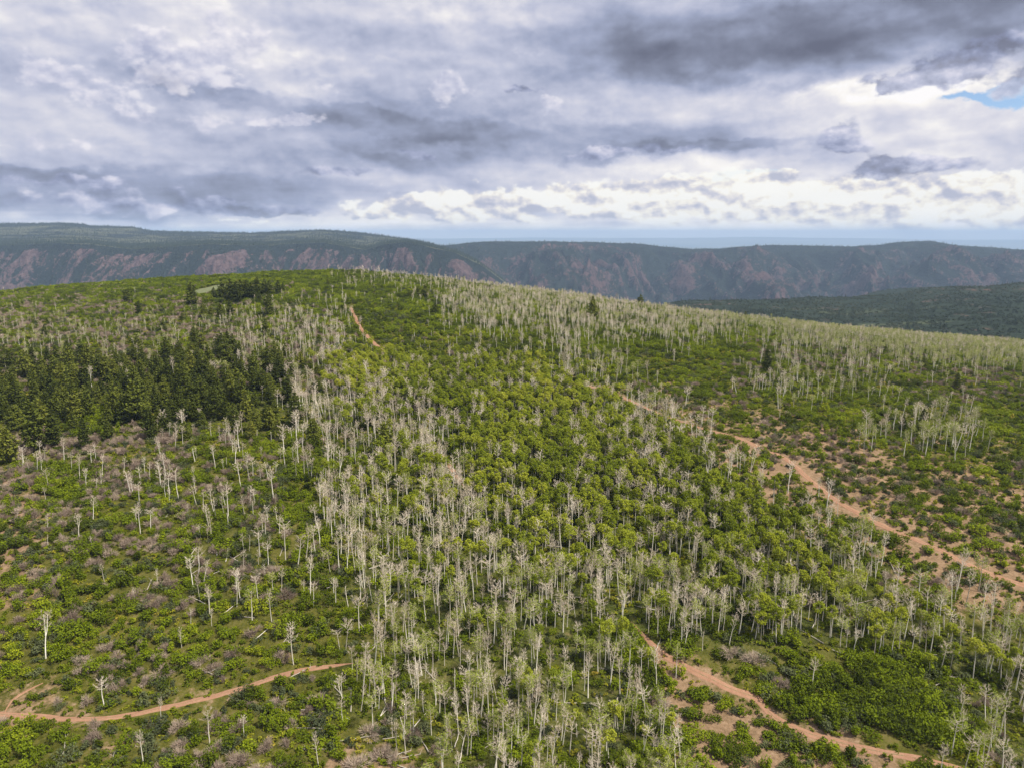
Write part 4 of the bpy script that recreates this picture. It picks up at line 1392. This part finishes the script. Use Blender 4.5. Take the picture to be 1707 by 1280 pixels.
def mass(name, mods, S, rot, scl, idx):
    """everything of the kind beyond the individuals: one object, instanced on points"""
    if not len(S):
        return
    col = bpy.data.collections.new(name + '_models')
    for i, m in enumerate(mods):
        o = bpy.data.objects.new('model_%02d' % i, m['whole'])
        col.objects.link(o)
    me = bpy.data.meshes.new(name)
    me.vertices.add(len(S))
    me.vertices.foreach_set('co', np.ascontiguousarray(S[:, :3], np.float32).ravel())
    for nm, typ, val, fld in (('turn', 'FLOAT_VECTOR', rot, 'vector'), ('size', 'FLOAT_VECTOR', scl, 'vector'), ('pick', 'INT', idx, 'value')):
        a = me.attributes.new(nm, typ, 'POINT')
        a.data.foreach_set(fld, np.ascontiguousarray(val, np.int32 if typ == 'INT' else np.float32).ravel())
    o = link(name, me, None, None, kind='stuff')
    g = bpy.data.node_groups.new(name, 'GeometryNodeTree')
    g.interface.new_socket('Geometry', in_out='INPUT', socket_type='NodeSocketGeometry')
    g.interface.new_socket('Geometry', in_out='OUTPUT', socket_type='NodeSocketGeometry')
    N, L = g.nodes, g.links
    gi, go = N.new('NodeGroupInput'), N.new('NodeGroupOutput')
    iop = N.new('GeometryNodeInstanceOnPoints')
    ci = N.new('GeometryNodeCollectionInfo')
    ci.inputs['Collection'].default_value = col
    ci.inputs['Separate Children'].default_value = True
    ci.inputs['Reset Children'].default_value = True
    def named(nm, typ):
        n = N.new('GeometryNodeInputNamedAttribute')
        n.data_type = typ
        n.inputs[0].default_value = nm
        return n.outputs[0]
    e2r = N.new('FunctionNodeEulerToRotation')
    L.new(named('turn', 'FLOAT_VECTOR'), e2r.inputs[0])
    L.new(gi.outputs[0], iop.inputs['Points'])
    L.new(ci.outputs[0], iop.inputs['Instance'])
    iop.inputs['Pick Instance'].default_value = True
    L.new(named('pick', 'INT'), iop.inputs['Instance Index'])
    L.new(e2r.outputs[0], iop.inputs['Rotation'])
    L.new(named('size', 'FLOAT_VECTOR'), iop.inputs['Scale'])
    L.new(iop.outputs[0], go.inputs[0])
    md = o.modifiers.new('plants', 'NODES')
    md.node_group = g
    return o


def grow(S, mods, weights, single, massname, prefix, cat, group, seed, lo=0.75, hi=1.25, limit=300, lean=0.05, grow_y=0.0, flat=0.12):
    r = np.random.default_rng(seed)
    n = len(S)
    idx = r.choice(len(mods), n, p=np.array(weights) / sum(weights))
    s = r.uniform(lo, hi, n) * (np.interp(S[:, 1], [120, 180, 270, 330, 430, 600, 800], [0.70, 0.78, 0.86, 0.80, 0.68, 0.56, 0.50]) if grow_y < 0 else 1 + grow_y * np.clip((S[:, 1] - 300) / 300, -0.3, 1))
    if grow_y > 0:
        s *= np.where((S[:, 3] > 1100) & (S[:, 4] < 1060) & (S[:, 4] > 600), 0.92, 1.0)
    if grow_y < 0:
        s *= np.where((S[:, 3] < 500) & (S[:, 4] < 625), 0.78, 1.0) * np.where((S[:, 3] < 470) & (S[:, 4] > 690) & (np.arange(n) % 4 > 0), 0.70, 1.0)     # low young aspens on the left shoulder
    sc = np.stack([s * r.uniform(1 - flat, 1 + flat, n), s * r.uniform(1 - flat, 1 + flat, n), s * r.uniform(0.9, 1.1, n)], 1)
    rot = np.stack([r.normal(size=n) * lean, r.normal(size=n) * lean, r.uniform(0, 6.283, n)], 1)
    H = np.array([m['H'] for m in mods])[idx] * s
    W = np.array([m['W'] for m in mods])[idx] * s
    inside = (S[:, 3] > 12) & (S[:, 3] < 1695) & (S[:, 4] - H * F / S[:, 1] * 0.5 < 1270) & (S[:, 4] > 430)
    key = np.where(inside, H * W / (S[:, 1] ** 2 + S[:, 0] ** 2), -1)
    order = np.argsort(-key)
    pick = [i for i in order[:limit] if key[i] > 0]
    for i in pick:
        m = mods[idx[i]]
        plant(single, m, S[i], rot[i, 2], tuple(sc[i]), make_label(prefix, m['look'], S[i, 0], S[i, 1], s[i]), cat, group, (rot[i, 0], rot[i, 1]))
    rest = np.ones(n, bool)
    rest[pick] = False
    mass(massname, mods, S[rest], rot[rest], sc[rest], idx[rest])


grow(S_BARE, BARE, [5, 5, 2, 4, 4, 2, 0.7, 1.2, 3], 'bare_aspen', 'bare_aspen_stand', 'bare pale aspen', 'aspen', 'bare pale aspens', 101, 0.60, 1.22, 300, 0.06, -0.36)
grow(S_THIN, THINM, [4, 4, 3, 2], 'budding_aspen', 'budding_aspen_stand', 'thinly leaved aspen', 'aspen', 'thinly leaved aspens', 102, 0.75, 1.15, 300, 0.03, -0.3)
grow(S_LEAFY, LEAFM, [4, 3, 3, 3, 3], 'leafy_aspen', 'leafy_aspen_stand', 'green leafy aspen', 'aspen', 'green leafy aspens', 103, 0.78, 1.18, 300, 0.03, -0.25)
grow(S_PINE, PINEM, [4, 4, 3, 3, 3], 'pine_tree', 'pine_wood', 'dark pine', 'pine', 'pines of the wood on the left', 104, 0.58, 1.02, 300, 0.015)
grow(S_OAK, OAKM, [4, 4, 2, 3, 3, 2], 'oak_shrub', 'oak_brush', 'green oak shrub', 'shrub', 'green oak shrubs on the slope', 105, 0.75, 1.5, 210, 0.05, 0.1, 0.25)
grow(S_MASS, OAKM, [3, 1, 4, 2, 1, 4], 'oak_shrub', 'oak_thicket', 'thicket oak bush', 'shrub', 'bright oak bushes grown into thickets', 115, 0.95, 1.5, 90, 0.05, 0.0, 0.25)
grow(S_DARK, DARKM, [4, 4, 2], 'dark_shrub', 'dark_brush', 'dull dark green shrub', 'shrub', 'dull dark shrubs on the slope', 106, 0.75, 1.5, 200, 0.05, 0.1, 0.25)
grow(S_GREY, GREYM, [4, 3, 2], 'leafless_shrub', 'leafless_brush', 'leafless grey shrub', 'shrub', 'leafless grey shrubs', 107, 0.95, 1.65, 280, 0.05, 0.1, 0.2)


def build_more():
    r = np.random.default_rng(5)
    order = np.argsort(-S_LONE[:, 1])
    for k, q in enumerate(S_LONE):
        H = q[5]
        m = PINEM[int(r.choice([0, 1, 3, 4] if H < 15 else [0, 1, 2, 4]))]
        s = H / m['H']
        w = s * r.uniform(1.0, 1.25)
        word = 'tiny ' if q[5] < 8 else ''
        plant('pine_tree', m, q, r.uniform(0, 6.28), (w, w, s), make_label(f'{word}dark pine', m['look'], q[0], q[1], 1.0), 'pine', 'pines standing out on the hill')
    # herbs: nobody could count them
    n = len(S_HERB)
    s = r.uniform(0.6, 1.4, n)
    mass('low_herbs', HERBM, S_HERB, np.stack([r.normal(size=n) * 0.05, r.normal(size=n) * 0.05, r.uniform(0, 6.28, n)], 1), np.stack([s, s, s * r.uniform(0.7, 1.2, n)], 1), r.integers(0, 4, n))
    # fallen logs, white on the green
    shapes = []
    for j in range(5):
        g = Geo()
        Ln = 4.5 + j * 1.3
        t = np.linspace(0, 1, 6)
        pts = np.stack([t * Ln - Ln / 2, np.cumsum(r.normal(size=6) * 0.10), 0.16 + 0.03 * r.normal(size=6)], 1)
        g.tube(pts, np.linspace(0.15, 0.05, 6), 6)
        b = Geo()
        for q in range(4):
            p = at_t(pts, r.uniform(0.5, 0.98))
            e = p + np.array([r.uniform(0.4, 1.0), r.uniform(-1, 1), r.uniform(0.1, 0.7)])
            b.tube(np.array([p, (p + e) / 2 + r.normal(size=3) * 0.06, e]), [0.04, 0.03, 0.015], 3)
        me, be = g.mesh('log'), b.mesh('branch_stub')
        me.materials.append(M_LOG); be.materials.append(M_LOG)
        shapes.append((me, be, ['a short', 'a slim', 'a crooked', 'a long', 'a very long'][j]))
    spots = [(1320, 885), (1180, 895), (1390, 912), (540, 965), (560, 975), (505, 895), (515, 900), (470, 920), (380, 925), (385, 930), (400, 925), (250, 975), (330, 1000), (365, 1115), (500, 1120), (345, 1120), (480, 1190), (390, 1170),
             (110, 1240), (190, 1275), (655, 990), (665, 1000), (640, 940), (625, 1075), (700, 1200), (720, 1205), (640, 1190), (655, 1275), (1035, 930), (1590, 1128), (1560, 1130), (1575, 1135), (1400, 870), (1270, 925),
             (595, 1010), (600, 1040), (340, 880), (445, 1050), (480, 1060), (410, 985), (350, 960), (430, 960), (1480, 1010), (1240, 1000), (1330, 985), (1420, 1000), (1130, 1050), (560, 905), (690, 965), (720, 905), (430, 885), (300, 845), (560, 1150), (600, 1230),
             (530, 1250), (505, 1215), (1620, 1200), (1640, 1240), (1010, 1195), (905, 1235), (820, 1240), (760, 1230), (680, 1260), (1120, 1230)]
    more = np.random.default_rng(77)
    while len(spots) < 150:
        px, py = more.uniform(240, 1650), more.uniform(800, 1270)
        if sample_map(DEAD, np.array([px]), np.array([py]))[0] > 1.2 and more.uniform() < 0.6:
            spots.append((px, py))
    for k, (px, py) in enumerate(spots):
        p = on_ground(px, py)
        me, be, word = shapes[int(r.integers(0, 5))]
        o = bpy.data.objects.new('fallen_log', me)
        scene.collection.objects.link(o)
        a = r.uniform(0, math.pi)
        dx = math.cos(a) * 2; dy = math.sin(a) * 2
        sl = (float(ground_z(p[0] + dx, p[1] + dy)) - float(ground_z(p[0] - dx, p[1] - dy))) / 4
        o.location = (p[0], p[1], p[2] + 0.12)
        o.rotation_euler = (0, -math.atan(sl), a)
        way = 'lying along the slope' if abs(math.cos(a)) > 0.7 else 'pointing up the slope'
        o['label'] = make_label(f'{word} pale fallen log', way[6:] if way.startswith('lying ') else 'its tip up the slope', p[0], p[1], 1.0).replace(' with along', ' lying along').replace(' with its tip up the slope', ' pointing up the slope'); o['category'] = 'log'; o['group'] = 'pale fallen logs'
        c = bpy.data.objects.new('branch_stub', be)
        scene.collection.objects.link(c)
        c.parent = o


build_more()


# ---------------------------------------------------------------- woods on the mesas, far too many to count
def far_woods():
    r = np.random.default_rng(9)
    # a plain spruce of a few ragged tiers, and a round brush clump
    mods = []
    for j in range(3):
        g = Geo()
        g.tube(np.array([[0, 0, -3.0], [0, 0, 3], [0, 0, 12.0]]), [0.3, 0.2, 0.1], 3)
        for t in range(5):
            z = 1.5 + t * 2.4
            k = 6
            w = (2.9 - t * 0.5) * r.uniform(0.85, 1.15)
            a = np.arange(k) * 2 * math.pi / k + r.uniform(0, 6)
            ring = np.stack([np.cos(a) * w * r.uniform(0.75, 1.2, k), np.sin(a) * w * r.uniform(0.75, 1.2, k), z + r.uniform(-0.4, 0.4, k)], 1)
            v = np.vstack([ring, [[0, 0, z + 3.6]]])
            g.v.append(v)
            g.t.append(np.array([[i, (i + 1) % k, k] for i in range(k)]) + g.n)
            g.n += k + 1
        me = g.mesh('spruce')
        me.materials.append(M_FAR)
        mods.append(dict(whole=me, H=14, W=5))
    for j in range(2):
        g = Geo()
        k = 44
        c = np.stack([r.normal(size=k) * 2.2, r.normal(size=k) * 2.2, r.uniform(0.4, 4.0, k)], 1)
        g.leaves(c, 1.9, r, 0.6)
        me = g.mesh('clump')
        me.materials.append(M_FAR2)
        mods.append(dict(whole=me, H=5, W=6))

    def sample(D, n, seed, keep):
        a, ys, z, rock, pale = D
        rr = np.random.default_rng(seed)
        i = rr.integers(0, len(a) - 1, n * 6); j = rr.integers(0, len(ys) - 1, n * 6)
        s, t = rr.uniform(size=n * 6), rr.uniform(size=n * 6)
        Y = ys[j] + (ys[j + 1] - ys[j]) * t
        A = a[i] + (a[i + 1] - a[i]) * s
        Z = (1-t) * ((1-s) * z[j, i] + s * z[j, i+1]) + t * ((1-s) * z[j+1, i] + s * z[j+1, i+1])
        k = keep(A, Y, Z, rock[j, i], pale[j, i], rr)
        k = np.nonzero(k)[0][:n]
        return np.stack([A[k] * Y[k], Y[k], Z[k]], 1)
    vis = lambda A: (A > -0.85) & (A < 0.85)
    S1 = sample(LD, 26000, 31, lambda A, Y, Z, rk, pl, q: vis(A) & (Z > -420) & (Y < 6850) & (q.uniform(size=A.size) < np.where(rk > 0.5, 0.12, 1.0) * np.where((pl > 0.5) & (Y > 4500), 0.35, 1)))
    S2 = sample(RD, 20000, 32, lambda A, Y, Z, rk, pl, q: vis(A) & (Z > -560) & (Y < 6900) & (q.uniform(size=A.size) < np.where(rk > 0.5, 0.2, 1.0)))
    S3 = sample(BD, 22000, 33, lambda A, Y, Z, rk, pl, q: vis(A) & (A > 0.1) & (Y < 3300) & (fbm(A * Y / 90, Y / 60, 3, 411) + q.uniform(-0.5, 0.5, A.size) > -0.15))
    for name, S, lo, hi, w in (('mesa_wood', S1, 0.6, 1.25, [4, 4, 3, 2, 2]), ('canyon_wood', S2, 0.7, 1.3, [2, 2, 1, 4, 4]), ('bench_brush', S3, 0.45, 0.9, [0.3, 0.2, 0.1, 5, 5])):
        n = len(S)
        s = r.uniform(lo, hi, n)
        idx = r.choice(5, n, p=np.array(w) / sum(w))
        mass(name, mods, S, np.stack([np.zeros(n), np.zeros(n), r.uniform(0, 6.28, n)], 1), np.stack([s, s, s * r.uniform(0.8, 1.2, n)], 1), idx)


M_FAR = leaf_mat('far_conifers', [(0.1, c4(0.013, 0.022, 0.013)), (0.9, c4(0.034, 0.045, 0.026))], 0.002, 0.9, 0)
M_FAR2 = leaf_mat('far_brush', [(0.1, c4(0.029, 0.039, 0.017)), (0.6, c4(0.054, 0.067, 0.027)), (0.9, c4(0.094, 0.095, 0.047))], 0.002, 0.9, 0)
far_woods()
